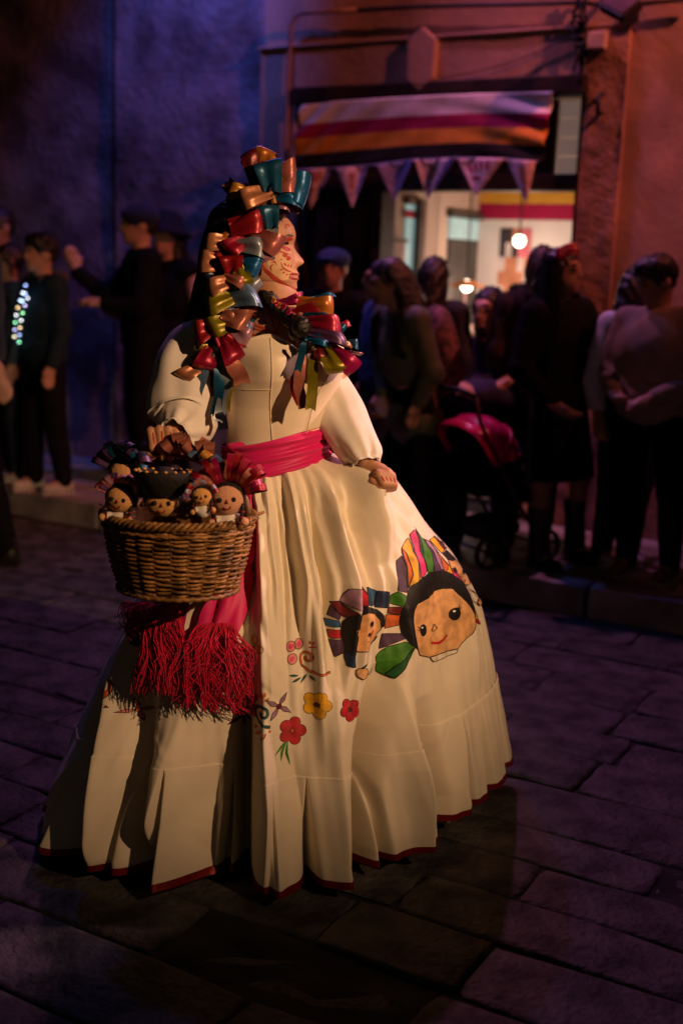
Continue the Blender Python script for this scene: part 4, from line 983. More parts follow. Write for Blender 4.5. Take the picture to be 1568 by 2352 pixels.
# collar paint on neck and chest
mb = MB()
BV2 = BVHTree.FromPolygons([Vector(p) for p in bvv], [list(map(int, q)) for q in bff])
def onbody(x, y, off=.0012):
    h = BV2.ray_cast(Vector(CP), Vector(ray(x, y)).normalized())
    return None if h[0] is None else np.array(h[0]+h[1]*off*(1 if h[1].dot(Vector(CP)-h[0]) > 0 else -1))
for P_, w in (([(612, 690), (618, 715), (628, 745), (640, 775)], 5), ([(556, 735), (590, 748), (640, 768)], 6), ([(570, 752), (605, 760), (642, 778)], 4), ([(600, 722), (612, 727)], 8), ([(604, 738), (614, 742)], 8), ([(580, 722), (588, 727)], 5), ([(640, 705), (642, 740), (636, 770)], 5), ([(560, 765), (600, 772)], 5)):
    P_ = np.array(P_, float); t = np.linspace(0, len(P_)-1, 18); Q = np.stack([np.interp(t, range(len(P_)), P_[:, 0]), np.interp(t, range(len(P_)), P_[:, 1])], -1)
    T = np.gradient(Q, axis=0); T /= np.linalg.norm(T, axis=1)[:, None]; N = np.stack([-T[:, 1], T[:, 0]], -1); ww = w/2*np.sin(np.linspace(.3, PI-.3, 18))[:, None]
    r0_ = [onbody(*q) for q in Q+N*ww]; r1_ = [onbody(*q) for q in Q-N*ww]
    ok = [i for i in range(18) if r0_[i] is not None and r1_[i] is not None]
    if len(ok) > 3: mb.grid([[r0_[i] for i in ok], [r1_[i] for i in ok]])
pc(mb.build('collar_paint', m_redp), body)

# ---- hair
hcap = [('e', head_o+fwd*.0+hup*.128, (.098, .082, .098)), ('e', head_o+fwd*(-.035)+hup*.105, (.082, .078, .095)), ('e', head_o+fwd*(-.02)+hup*.165, (.085, .07, .06)), ('e', head_o+fwd*(-.072)+hup*.08, (.055, .07, .085)),
        ('c', head_o+fwd*(-.075)+hup*.06, head_o+fwd*(-.115)+np.array([0, .03, -.10]), .055, .058), ('c', head_o+fwd*(-.115)+np.array([0, .03, -.10]), head_o+fwd*(-.15)+np.array([0, .07, -.26]), .058, .045), ('c', head_o+fwd*(-.15)+np.array([0, .07, -.26]), head_o+fwd*(-.12)+np.array([0, .1, -.42]), .045, .02),
        ('-e', head_o+fwd*.108+hup*.085, (.095, .10, .092))]
v, f = sdf_mesh(hcap, .005, .02, 2); n_ = vnorm(v, f)
v = v+n_*(.0012*np.sin(v[:, [0]]*420+v[:, [1]]*420+v[:, [2]]*30)+.0010*wave(v*np.array([1, 1, .15]), 9, 160.)[:, None])
hair = pc(mesh('hair', v, f, m_hair))

# ---- sleeves
def sleeve(pts, radii, name, ripple, nfold, m, seed):
    pts = np.array(pts); t = np.linspace(0, 1, len(pts)); tt = np.linspace(0, 1, 90)
    from numpy import interp as ip
    C_ = np.stack([ip(tt, t, pts[:, k]) for k in range(3)], -1); R_ = ip(tt, t, radii)
    kk = np.exp(-np.linspace(-2, 2, 15)**2); kk /= kk.sum()
    for k in range(3): C_[:, k] = np.convolve(np.pad(C_[:, k], 7, 'edge'), kk, 'valid')
    R_ = np.convolve(np.pad(R_, 7, 'edge'), kk, 'valid')
    T = np.gradient(C_, axis=0); T /= np.linalg.norm(T, axis=1)[:, None]
    N = np.array([0, -1., 0.2]); rows = []
    ph = np.linspace(0, 2*PI, 121)[:-1]
    for i in range(90):
        N = N-T[i]*(N@T[i]); N /= np.linalg.norm(N); B = np.cross(T[i], N)
        amp = ripple*(math.exp(-(tt[i]/.22)**2)+math.exp(-((1-tt[i])/.20)**2)*1.2+.35)
        rr = R_[i]*(1+amp*(np.sin(nfold*ph+2.2*math.sin(3*tt[i]+seed))*.6+np.sin((nfold*.6+.4).__int__()*ph+seed+5*tt[i])*.5)+.05*np.sin(2*ph+6*tt[i]+seed)+.045*np.sin(3*ph-9*tt[i]+seed)+.04*np.sin(9*tt[i]*2+ph*2+seed))
        rows.append(C_[i]+rr[:, None]*(np.cos(ph)[:, None]*N+np.sin(ph)[:, None]*B))
    mb = MB(); mb.grid(np.array(rows), 0, True); return pc(mb.build(name, m)), rows
slR, rw1 = sleeve([at(478, 760, 2.99), at(438, 795, 2.95), at(422, 850, 2.91), at(420, 905, 2.885), at(428, 945, 2.865), at(428, 968, 2.845), at(418, 984, 2.815), at(402, 997, 2.775)], [.046, .064, .074, .082, .082, .072, .054, .028], 'sleeve', .06, 8, m_sleeve, 1.0)
slL, rw2 = sleeve([at(715, 800, 3.0), at(730, 840, 2.99), at(752, 890, 2.98), at(784, 955, 2.95), at(816, 1015, 2.91), at(836, 1048, 2.88), at(841, 1066, 2.868)], [.046, .050, .054, .060, .058, .047, .030], 'sleeve', .08, 9, m_sleeve, 2.4)
for sl, rw in ((slR, rw1), (slL, rw2)):
    ring = np.array(rw[-2]); cen = ring.mean(0); rr = [cen+(ring-cen)*1.10, cen+(ring-cen)*1.12+(np.array(rw[-1]).mean(0)-np.array(rw[-4]).mean(0))*1.4]
    pc(MB().grid(np.array(rr), 0, True).build('cuff', m_sleeve, None, True, .002), sl)
# shoulder frill of the off-shoulder neckline
# ---- sash
m_sash = cloth('magenta_sash', (.62, .006, .13), rough=.5, spec=.35, bump=.1)
m_fr = cloth('red_sash_fringe', (.58, .010, .055))
P = []
tilt = lambda t: .028*np.sin(t+TURN)
for k in range(25):
    w = k/24; zc = .943+.084*w
    off = .017+.014*(1-w)**2+.004*np.sin(w*17+2*np.sin(th*1.3))+.003*np.sin(w*31+th*2)-.004*abs(2*w-1)**3
    q = torso(th, np.full_like(th, zc), off); q[:, 2] = zc+tilt(th)*1.1-.010*np.cos(th+TURN+.4)*(1-w); P.append(q)
sash = gridobj('sash', np.array(P), m_sash)
kn = at(548, 1030, 2.87)
v, f = sdf_mesh([('e', kn, (.020, .010, .013)), ('c', kn+np.array([-.02, .004, .004]), kn+np.array([.02, .004, .010]), .008, .009)], .003, .008, 1)
pc(mesh('knot', v, f, m_sash), sash)
def skps(P, off):
    uv = np.array([uv_hit(*p) for p in P]); return Sn(uv[:, 0], uv[:, 1], np.asarray(off, float))
def band(path, w, off, name, m, par, fold=.006):
    path = np.array(path, float); t = np.linspace(0, len(path)-1, 40); Q = np.stack([np.interp(t, range(len(path)), path[:, 0]), np.interp(t, range(len(path)), path[:, 1])], -1)
    T = np.gradient(Q, axis=0); T /= np.linalg.norm(T, axis=1)[:, None]; N = np.stack([-T[:, 1], T[:, 0]], -1); rows = []
    ww = np.interp(np.linspace(0, 1, 40), [0, .3, 1], w) if isinstance(w, (list, tuple)) else np.full(40, w)
    for k in range(13):
        a = k/12-.5; rows.append(skps([Q[i]+N[i]*a*ww[i] for i in range(40)], [off+fold*math.sin(k*1.1+i*.05) for i in range(40)]))
    return pc(MB().grid(rows).build(name, m), par)
band([(548, 1030), (552, 1180), (540, 1300), (515, 1400), (490, 1480), (478, 1560)], [26, 44, 96], .014, 'sash_tail', m_sash, sash)
band([(540, 1030), (500, 1180), (455, 1290), (412, 1380), (388, 1450), (384, 1530)], [22, 44, 92], .010, 'sash_tail', m_sash, sash)
FP, FO = [], []; fr = MB(); rg2 = np.random.default_rng(12)
for (x0, x1, y0, xa, xb, ya, n) in ((468, 532, 1432, 424, 545, 1630, 420), (372, 428, 1395, 338, 432, 1600, 330), (330, 380, 1388, 318, 392, 1470, 170)):
    for k in range(n):
        u = rg2.uniform(); sx = x0+(x1-x0)*u; ex = xa+(xb-xa)*np.clip(u+rg2.normal(0, .12), 0, 1); L = rg2.uniform(.58, 1.0); ey = y0+(ya-y0)*L
        ph = rg2.uniform(0, 6.28); o1 = rg2.uniform(.004, .05)
        for q in np.linspace(0, 1, 9):
            FP.append((sx+(ex-sx)*q+(6*math.sin(ph+5*q)+3*math.sin(2.3*ph+11*q))*q, y0+(ey-y0)*q)); FO.append(.014+o1*min(1, q*3))
FP = skps(FP, FO).reshape(-1, 9, 3)
for pts in FP: fr.tube(pts, np.linspace(.0014, .0009, 9), 4, 0, False)
o = pc(fr.build('fringe', m_fr), sash); o['kind'] = 'stuff'
# shoe tip under the hem at the photo's right
v, f = sdf_mesh([('c', (.20, 2.94, .03), (.30, 2.93, .025), .026, .02), ('c', (.20, 2.94, .03), (.17, 2.96, .07), .028, .03)], .006, .02, 2)
pc(mesh('shoe', v, f, mat('white_shoe', (.6, .52, .5), rough=.5)))
# ================================================================== RIBBONS IN HER HAIR
SAT = {}
for nm, c in dict(orange=(.62, .19, .02), teal=(.01, .11, .22), pink=(.55, .16, .14), blue=(.01, .16, .40), gold=(.62, .27, .03), peach=(.62, .25, .12), red=(.42, .01, .02), lilac=(.62, .30, .42), crimson=(.45, .01, .05), silver=(.36, .42, .50), navy=(.02, .02, .05), olive=(.30, .24, .005), lblue=(.16, .28, .48), salmon=(.60, .20, .13), magenta=(.48, .008, .11), purple=(.13, .05, .16), maroon=(.18, .01, .015)).items():
    SAT[nm] = satin('satin_'+nm, c)
def basis(x, y, Y):
    p = at(x, y, Y); k = ((p-CP)@FW)/F; return p, RT*k, UP*k, -FW*k      # metres per photo pixel in the three view directions
def loop(c, Y, ang, L, Wd, col, B=None, twist=None, par=None):
    twist = random.uniform(-.9, .9) if twist is None else twist
    p, ex, ey, ez = basis(*c, Y); a = rad(ang); dv = ex*math.cos(a)+ey*math.sin(a); wv = -ex*math.sin(a)+ey*math.cos(a); B = B or L*random.uniform(.30, .44)
    rows = []; n = 30; skew = random.uniform(-.45, .45); ph = random.uniform(0, 6.28); wv2 = random.uniform(.03, .07); bend = random.uniform(-.25, .25)
    for i in range(n+1):
        t = i/n; sp = math.sin(PI*t); x = L*(sp**.8); y = B*math.sin(2*PI*t)*(1 if t < .5 else .75); wd = Wd*(.58+.42*sp**.7)
        r_ = []
        for k in range(9):
            s = k/8-.5; tw = twist*(t-.2); gat = (1-sp)**1.3
            cr = Wd*(.10*math.sin(s*11+ph)*gat+wv2*math.sin(s*5+ph+3*t)); edge = -.02*Wd*(2*s)**4
            r_.append(p+dv*(x-L*.55-.03*L*(2*s)**2*sp+bend*s*L*sp)+wv*(s*wd*math.cos(tw)+skew*Wd*(t-.5)*.7)+ez*(y+s*wd*math.sin(tw)+(cr+edge)*(1 if t < .5 else -1)))
        rows.append(r_)
    o = MB().grid(rows).build('ribbon_loop', SAT[col]); return pc(o, par)
def tailr(path, Y, Wd, col, par=None, fork=True, curl=.35, seed=0):
    path = np.array(path, float); n = 30; t = np.linspace(0, len(path)-1, n); Q = np.stack([np.interp(t, range(len(path)), path[:, 0]), np.interp(t, range(len(path)), path[:, 1])], -1)
    T = np.gradient(Q, axis=0); T /= np.linalg.norm(T, axis=1)[:, None]; N = np.stack([-T[:, 1], T[:, 0]], -1); rows = []
    for i in range(n):
        u = i/(n-1); r_ = []
        p, ex, ey, ez = basis(Q[i][0], Q[i][1], Y if not isinstance(Y, tuple) else Y[0]+(Y[1]-Y[0])*u)
        w = Wd*(.55+.45*min(1, u*3)); tw = curl*math.sin(3.0*u*PI*.6+seed)
        for k in range(7):
            s = k/6-.5; ext = (6 if fork else 0)*abs(s)*2*(u > .97)
            r_.append(p+(ex*N[i][0]-ey*N[i][1])*(s*w*math.cos(tw))+ez*(s*w*math.sin(tw)+5*math.sin(u*7+seed))+(ex*T[i][0]-ey*T[i][1])*ext)
        rows.append(r_)
    return pc(MB().grid(rows).build('ribbon_tail', SAT[col]), par)
A5 = lambda x, y: ((400+x*.2041)*.98, (340+y*.2041)*.98)
A6 = lambda x, y: ((400+x*.2041)*.98, (640+y*.2041)*.98)
A7 = lambda x, y: ((600+x*.16582)*.98, (660+y*.16582)*.98)
U5, U7 = .2, .1625
# cores: plaits the loops are tied to
def plait(pts, Y0, Y1, r, name, m, bumps=10):
    P = [at(x, y, Y0+(Y1-Y0)*i/(len(pts)-1)) for i, (x, y) in enumerate(pts)]; P = np.array(P); t = np.linspace(0, len(P)-1, 60); C_ = np.stack([np.interp(t, range(len(P)), P[:, k]) for k in range(3)], -1)
    mb = MB()
    for s in range(3):
        off = np.stack([r*.55*np.cos(t*bumps/len(P)*2+s*2.094), r*.55*np.sin(t*bumps/len(P)*2+s*2.094), 0*t], -1); mb.tube(C_+off, np.full(60, r*.62), 7)
    return pc(mb.build(name, m))
pl1 = plait([A5(1200, 560), A5(1050, 760), A5(980, 960), A5(800, 1150), A5(720, 1350), A5(740, 1560), A6(660, 330), A6(640, 560), A6(560, 800), A6(520, 980)], 2.94, 2.83, .020, 'ribbon_braid', m_hair, 14)
LP = [  # centre (zoom units), depth, direction, length, width, colour
    ((960, 250), 2.945, 100, 330, 220, 'maroon'), ((1080, 170), 2.94, 75, 210, 190, 'orange'), ((1290, 380), 2.925, 10, 260, 310, 'pink'), ((1390, 500), 2.95, -15, 330, 300, 'blue'), ((1110, 350), 2.90, 95, 270, 270, 'teal'),
    ((800, 570), 2.93, 172, 250, 170, 'gold'), ((1050, 560), 2.915, 60, 210, 180, 'red'), ((960, 610), 2.895, 205, 300, 210, 'peach'), ((1130, 590), 2.93, 20, 130, 200, 'gold'), ((1255, 720), 2.94, 0, 190, 80, 'lilac'), ((1280, 640), 2.945, -10, 360, 120, 'blue'),
    ((1110, 815), 2.885, 95, 200, 225, 'teal'), ((800, 810), 2.91, 150, 110, 70, 'gold'), ((890, 915), 2.875, 12, 290, 210, 'red'), ((1110, 1100), 2.872, -28, 300, 220, 'pink'), ((1060, 1230), 2.868, -65, 190, 100, 'lilac'),
    ((560, 1160), 2.885, 178, 280, 180, 'peach'), ((660, 1120), 2.895, 150, 240, 140, 'orange'), ((750, 1160), 2.865, 215, 200, 200, 'crimson'), ((935, 1190), 2.858, -5, 240, 185, 'silver'), ((1000, 1130), 2.88, 20, 130, 120, 'blue'),
    ((490, 1340), 2.88, 180, 260, 215, 'peach'), ((690, 1370), 2.850, 88, 170, 230, 'red'), ((905, 1400), 2.855, -8, 210, 190, 'blue'), ((820, 1520), 2.842, -75, 190, 190, 'olive'), ((500, 1500), 2.885, 190, 230, 110, 'navy'), ((940, 1560), 2.86, -60, 200, 150, 'silver'),
    ((600, 1610), 2.855, 205, 320, 170, 'peach'), ((740, 1560), 2.838, -25, 200, 110, 'salmon')]
ALT = ['red', 'gold', 'peach', 'teal', 'olive', 'pink', 'crimson', 'salmon', 'lblue', 'maroon', 'orange']
for k_, (c, Y, a, L, Wd, col) in enumerate(LP+[((x, y-1470), Y, a, L, Wd, k) for (x, y), Y, a, L, Wd, k in []]):
    loop(A5(c[0]+random.uniform(-70, 70), c[1]+random.uniform(-60, 60)), Y+.022, a+random.uniform(30, 150), L*U5*1.05, Wd*U5*1.1, ALT[k_ % 11], par=pl1)
    loop(A5(*c), Y, a, L*U5*1.34, Wd*U5*1.28, col, par=pl1)
LP6 = [((585, 345), 2.835, 205, 300, 220, 'olive'), ((855, 310), 2.835, 12, 270, 220, 'lblue'), ((590, 610), 2.825, 200, 250, 215, 'olive'), ((760, 520), 2.815, -15, 240, 210, 'salmon'), ((800, 690), 2.815, -40, 220, 180, 'lilac'), ((410, 690), 2.83, 205, 210, 230, 'red'), ((430, 860), 2.84, 190, 260, 70, 'olive'),
       ((680, 890), 2.805, -62, 260, 215, 'crimson'), ((445, 970), 2.82, 248, 260, 210, 'crimson'), ((280, 1120), 2.84, 215, 330, 150, 'peach'), ((850, 620), 2.83, -20, 160, 120, 'lilac'), ((640, 760), 2.835, 180, 160, 160, 'maroon')]
for k_, (c, Y, a, L, Wd, col) in enumerate(LP6):
    loop(A6(c[0]+random.uniform(-60, 60), c[1]+random.uniform(-60, 60)), Y+.02, a+random.uniform(30, 150), L*U5*1.05, Wd*U5*1.1, ALT[(k_+4) % 11], par=pl1)
    loop(A6(*c), Y+.012, a, L*U5*1.34, Wd*U5*1.28, col, par=pl1)
tailr([A6(640, 960), A6(730, 1080), A6(800, 1180), A6(820, 1260)], 2.80, 38, 'salmon', pl1, True, .3, 1)
tailr([A6(400, 1060), A6(320, 1200), A6(270, 1330), A6(220, 1480)], 2.82, 44, 'lblue', pl1, True, .3, 2)
tailr([A6(540, 1000), A6(560, 1200), A6(550, 1400), A6(520, 1610)], (2.82, 2.80), 26, 'teal', pl1, True, .5, .5)
tailr([A6(480, 1060), A6(500, 1200), A6(505, 1400)], 2.83, 18, 'maroon', pl1, True, .3, 2.5)
tailr([A6(590, 1000), A6(660, 1250), A6(590, 1450), A6(560, 1700)], (2.82, 2.795), 26, 'silver', pl1, True, .6, 1.7)
tailr([A6(600, 1020), A6(690, 1300), A6(660, 1450), A6(655, 1570)], (2.83, 2.81), 12, 'olive', pl1, True, .2, .3)
tailr([A6(570, 1600), A6(590, 1700), A6(610, 1800)], 2.79, 24, 'navy', pl1, False, .2, .9)
# far side braid over her left shoulder
pl2 = plait([A7(120, 180), A7(250, 320), A7(430, 470), A7(600, 620), A7(720, 800), A7(780, 960)], 2.92, 2.80, .020, 'ribbon_braid', m_hair, 12)
mb = MB(); mb.ball(at(*A7(640, 640), 2.80), (.024, .022, .026), 10); mb.ball(at(*A7(560, 720), 2.81), (.018, .016, .02), 10); pc(mb.build('hair_knot', m_hair), pl2)
bd = [(250, 260, 'gold'), (330, 330, 'orange'), (400, 350, 'crimson'), (470, 420, 'magenta'), (540, 490, 'lilac'), (620, 470, 'salmon'), (690, 540, 'peach'), (760, 780, 'peach'), (740, 900, 'silver'), (760, 950, 'crimson')]
for x, y, c in bd: loop(A7(x, y), 2.83-.02*(x > 600), 60, 90*U7, 60*U7, c, par=pl2)
L7 = [((480, 270), 2.87, 15, 360, 130, 'magenta'), ((960, 210), 2.90, 10, 300, 70, 'blue'), ((860, 360), 2.85, -5, 470, 280, 'orange'), ((760, 400), 2.845, 10, 420, 160, 'red'), ((900, 490), 2.83, -8, 420, 60, 'teal'), ((960, 610), 2.82, -5, 470, 220, 'crimson'), ((1180, 640), 2.84, -30, 180, 120, 'teal'), ((1230, 620), 2.86, 20, 200, 90, 'crimson'),
      ((1010, 770), 2.80, -16, 560, 150, 'purple'), ((1370, 880), 2.81, -10, 150, 130, 'teal'), ((1200, 860), 2.805, -20, 330, 60, 'peach'), ((880, 830), 2.80, -10, 300, 150, 'blue'), ((1190, 1080), 2.81, -40, 560, 250, 'magenta'), ((1400, 1010), 2.83, -15, 200, 50, 'lilac'), ((1060, 1130), 2.785, -62, 380, 250, 'olive'), ((900, 1000), 2.795, -80, 260, 160, 'maroon')]
for c, Y, a, L, Wd, col in L7: loop(A7(*c), Y, a, L*U7*1.12, Wd*U7*1.15, col, par=pl2)
tailr([A7(680, 850), A7(650, 1000), A7(590, 1250)], 2.775, 17, 'teal', pl2, True, .2, .4)
tailr([A7(690, 950), A7(620, 1250), A7(600, 1500), A7(680, 1790)], (2.80, 2.775), 26, 'salmon', pl2, False, .25, .2)
tailr([A7(650, 1100), A7(510, 1400), A7(520, 1550), A7(610, 1740)], (2.80, 2.785), 13, 'red', pl2, False, .3, 1.2)
tailr([A7(820, 950), A7(800, 1200), A7(800, 1500), A7(770, 1790)], (2.79, 2.765), 25, 'olive', pl2, True, .25, 2.)

# ================================================================== BASKET
bk_c = at(410, 1295, 2.60); bz0, bz1 = float(at(400, 1378, 2.49)[2]), float(at(400, 1212, 2.49)[2])
basket = empty('wicker_basket', (bk_c[0], bk_c[1], bz0)); tag(basket, 'brown woven wicker basket of dolls hanging from the dancer\'s hand', 'basket')
m_wick = mat('wicker', (.30, .145, .04), rough=.42, var=.35, scale=30, bump=.3, bscale=120, spec=.45)
m_wickd = mat('dark_wicker', (.16, .075, .025), rough=.5, var=.35, scale=30, spec=.4)
HB = bz1-bz0
def br(z): t = z/HB; return .128+.034*t+.006*math.sin(PI*t), .104+.026*t+.004*math.sin(PI*t)
mb = MB(); NS = 26
for r in range(29):
    z = .008+(HB-.014)*r/28; rx, ry = br(z); tt = np.linspace(0, 2*PI, 157)
    w = .0048*np.cos(tt*NS/2+PI*(r % 2)); jz = .0016*np.sin(tt*5+r*2.4)
    mb.tube(np.stack([(rx+w)*np.cos(tt), (ry+w)*np.sin(tt), z+jz], -1), .0030+.0006*random.random(), 6, 0, False)
wv_ = mb.build('weave', m_wick, basket); wv_['kind'] = 'stuff'
for k in range(NS):
    a = 2*PI*(k+.5)/NS; P = []
    for z in np.linspace(0, HB+.004, 8): rx, ry = br(z); P.append((rx*math.cos(a), ry*math.sin(a), z))
    MB().tube(P, .0034, 6).build('stake', m_wickd, basket)
mb = MB()
for z in np.linspace(.002, HB, 12): pass
mb.grid([[(np.array([br(z)[0]-.007, br(z)[1]-.007, 0])*np.array([math.cos(a), math.sin(a), 0])+np.array([0, 0, z])) for a in np.linspace(0, 2*PI, 49)[:-1]] for z in np.linspace(.002, HB, 6)], 0, True); mb.add([(.12*math.cos(a), .097*math.sin(a), .004) for a in np.linspace(0, 2*PI, 40)[:-1]], [tuple(range(39))])
mb.build('lining', m_wickd, basket)
for s in range(3):
    tt = np.linspace(0, 2*PI, 190); rx, ry = br(HB); mb = MB()
    mb.tube(np.stack([(rx+.005+.006*np.cos(24*tt+s*2.094))*np.cos(tt), (ry+.005+.006*np.cos(24*tt+s*2.094))*np.sin(tt), HB+.005+.007*np.sin(24*tt+s*2.094)], -1), .0047, 7, 0, False); mb.build('rim_braid', m_wick, basket)
for z, r in ((.0, .0055), (HB-.016, .004)):
    tt = np.linspace(0, 2*PI, 120); rx, ry = br(z); MB().tube(np.stack([(rx+.007)*np.cos(tt), (ry+.007)*np.sin(tt), z+0*tt+.0015*np.sin(40*tt)], -1), r, 7, 0, False).build('foot_ring' if z < .01 else 'waling', m_wick, basket)
for k in range(5):                                   # loose cane ends at the rim
    a = [.15, -.35, .05, PI*.9, -1.0][k]; rx, ry = br(HB); MB().tube([((rx+.004)*math.cos(a), (ry+.004)*math.sin(a), HB+.004), ((rx+.03)*math.cos(a+.05), (ry+.03)*math.sin(a+.05), HB+.014)], [.003, .0015], 5).build('cane_end', m_wick, basket)
hp = at(374, 1040, 2.70); hl = np.array([hp[0]-bk_c[0], hp[1]-bk_c[1], hp[2]-bz0])
arch = []
for a in np.linspace(0, PI, 40):
    q = np.array([-math.cos(a)*.155, 0, HB+math.sin(a)**.8*(hl[2]-HB)]); w = math.sin(a)**2; q = q+np.array([hl[0]*w*.9, hl[1]*w, 0]); arch.append(q)
MB().tube(arch, .008, 8).build('handle', m_wickd, basket)
def small_loop(par, c, d, L, Wd, col, B=None, nm='ribbon_loop'):
    c = np.array(c, float); d = np.array(d, float); d /= np.linalg.norm(d); n = np.array([0, -1., .25]); n = n-d*(n@d); n /= np.linalg.norm(n); w = np.cross(d, n); B = B or L*.35; rows = []
    for i in range(17):
        t = i/16; rows.append([c+d*(L*math.sin(PI*t)**.85)+n*(B*math.sin(2*PI*t))+w*((k/4-.5)*Wd*(.5+.5*math.sin(PI*t))) for k in range(5)])
    return MB().grid(rows).build(nm, SAT[col] if isinstance(col, str) else col, par)
hc_ = ['salmon', 'peach', 'salmon', 'peach', 'lblue', 'gold', 'olive', 'teal', 'gold', 'olive', 'gold', 'olive', 'teal', 'gold', 'orange']
for k in range(15):
    q = arch[21+k]; small_loop(basket, q+np.array([0, -.008, .004]), (random.uniform(-.5, .6), -.5, random.uniform(.2, 1)), random.uniform(.025, .04), .022, hc_[k])
for k in range(6): small_loop(basket, arch[22+k]+np.array([.005, 0, .012]), (random.uniform(-.6, .8), -.3, .8), .042, .026, 'salmon')

# ---- rag dolls
m_dskin = [cloth('doll_felt_%d' % i, c, bump=.3, bscale=200) for i, c in enumerate([(.66, .34, .13), (.62, .33, .10), (.72, .37, .12), (.70, .36, .22)])]
m_dblk = mat('doll_black_yarn', (.010, .008, .008), rough=.7, bump=.5, bscale=150); m_dred = mat('doll_red_thread', (.32, .02, .015), rough=.7); m_dwh = cloth('doll_white_cotton', (.7, .64, .55))
def doll(label, px, py, Y, r, yaw, tilt, fi, squash=(1.08, .92, .96), hat=False, rib=None, nrib=16, riblen=1.0, body=True):
    p = at(px, py, Y); t = empty('rag_doll', p); tag(t, label, 'doll', 'rag dolls in the basket'); t.rotation_euler = (rad(-6), rad(tilt), rad(yaw))
    sq = np.array(squash); sk = m_dskin[fi]
    MB().ball((0, 0, 0), r*sq, 16).build('head', sk, t)
    v, f = sdf_mesh([('e', (0, r*.16, r*.12), tuple(r*sq*1.10)), ('-e', (0, -r*.62, -r*.14), (r*1.02, r*1.0, r*.98))], r/14, r*.1, 2); MB().add(v, f).build('hair', m_dblk, t)
    yf = lambda x, z: -sq[1]*r*math.sqrt(max(.05, 1-(x/(sq[0]*r))**2-(z/(sq[2]*r))**2))
    for s in (-1, 1):
        x, z = s*.42*r, .02*r; MB().ball((x, yf(x, z)-.0004, z), (r*.15, r*.06, r*.16), 8).build('eye', m_dblk, t)
    y0 = yf(0, -.1*r)
    MB().add([(-.10*r, y0-.002, -.20*r), (.10*r, y0-.002, -.20*r), (0, y0-.002, .06*r), (-.08*r, y0+.004, -.20*r), (.08*r, y0+.004, -.20*r), (0, y0+.004, .04*r)], [(0, 1, 2), (0, 2, 5, 3), (1, 4, 5, 2), (0, 3, 4, 1)]).build('nose', m_dred, t)
    MB().tube([(x*r, yf(x*r, z*r)-.0008, z*r) for x, z in ((-.24, -.42), (-.14, -.53), (0, -.58), (.14, -.53), (.24, -.40))], r*.045, 6).build('mouth', m_dred, t)
    if body:
        v, f = sdf_mesh([('e', (0, .1*r, -1.45*r), (.75*r, .55*r, .7*r)), ('c', (-.55*r, 0, -1.15*r), (-.95*r, -.5*r, -1.35*r), .27*r, .24*r), ('c', (.55*r, 0, -1.15*r), (.95*r, -.5*r, -1.35*r), .27*r, .24*r)], r/9, r*.1, 2); b = MB().add(v, f).build('dress', m_dwh, t)
        for s in (-1, 1): MB().ball((s*1.0*r, -.62*r, -1.4*r), r*.27, 8).build('hand', sk, t)
        for s in (-1, 1):                             # plaits with thread ties
            P = [(s*.85*r, -.25*r, -.3*r), (s*.9*r, -.45*r, -.8*r), (s*.72*r, -.65*r, -1.5*r)]; MB().tube(P, [r*.17, r*.15, r*.09], 7).build('plait', m_dblk, t)
            for k in range(3): MB().ball(np.array(P[1])+(np.array(P[2])-np.array(P[1]))*(k/2.2), (r*.18, r*.18, r*.07), 6).build('thread_tie', m_dred, t)
    if rib:
        for k in range(nrib):
            a = -1.25+2.5*k/(nrib-1)+random.uniform(-.06, .06); c = np.array([math.sin(a)*r*1.02, r*.05-r*.25, math.cos(a)*r*.98])
            small_loop(t, c, (math.sin(a), -.25+random.uniform(-.2, .2), math.cos(a)), r*riblen*random.uniform(.75, 1.15), r*.42, rib[k % len(rib)])
    if hat:
        MB().lathe([(r*1.0, r*.35), (r*1.25, r*.55), (r*1.72, r*1.45), (r*1.8, r*1.95), (r*1.66, r*1.97), (r*1.2, r*1.2), (r*.85, r*1.1), (r*.75, r*1.8), (r*.4, r*2.2), (.001, r*2.25)], n=36).build('hat', mat('black_felt_hat', (.012, .01, .01), rough=.8, bump=.3, bscale=90), t)
        for k in range(18):
            a = 2*PI*k/18; cen = np.array([math.cos(a)*r*1.74, math.sin(a)*r*1.74, r*1.98]); MB().ball(cen, (r*.13, r*.13, r*.09), 6).build('gold_stud', mat('gold_braid', (.55, .27, .04), rough=.4), t)
        for s in (-.8, -.2, .4, 1.0): MB().tube([(math.sin(s+q*.25)*r*(1.1+.62*w), -math.cos(s+q*.25)*r*(1.1+.62*w)-r*.03, r*(.4+1.3*w)) for q, w in ((0, .1), (.6, .5), (0, .9))], r*.02, 5).build('gold_stitch', mat('gold_braid', (.55, .27, .04), rough=.4), t)
    return t
doll('rag doll with pink and purple ribbons at the left side of the basket', 278, 1146, 2.53, .0305, -6, 6, 0, rib=['pink', 'purple', 'crimson', 'pink', 'lilac'], nrib=17, riblen=.9)
doll('rag doll wearing a wide black hat with gold edging in the basket', 375, 1154, 2.51, .0345, 2, 0, 1, (1.16, .92, .92), hat=True, body=False)
doll('smallest rag doll with white dress and red white ribbons at the basket front', 463, 1140, 2.465, .0215, 6, -7, 2, (1.02, .92, 1.0), rib=['crimson', 'silver', 'lilac', 'red', 'peach'], nrib=19, riblen=.75)
doll('biggest rag doll with crimson ribbon rays at the right side of the basket', 522, 1146, 2.53, .0350, 4, -4, 3, (1.06, .92, 1.04), rib=['crimson', 'red', 'magenta', 'crimson', 'salmon'], nrib=19, riblen=1.75)
doll('rag doll with dark navy and violet ribbons at the back left of the basket', 285, 1092, 2.63, .034, -25, 4, 0, rib=['navy', 'purple', 'navy', 'teal'], nrib=21, riblen=1.25, body=False)
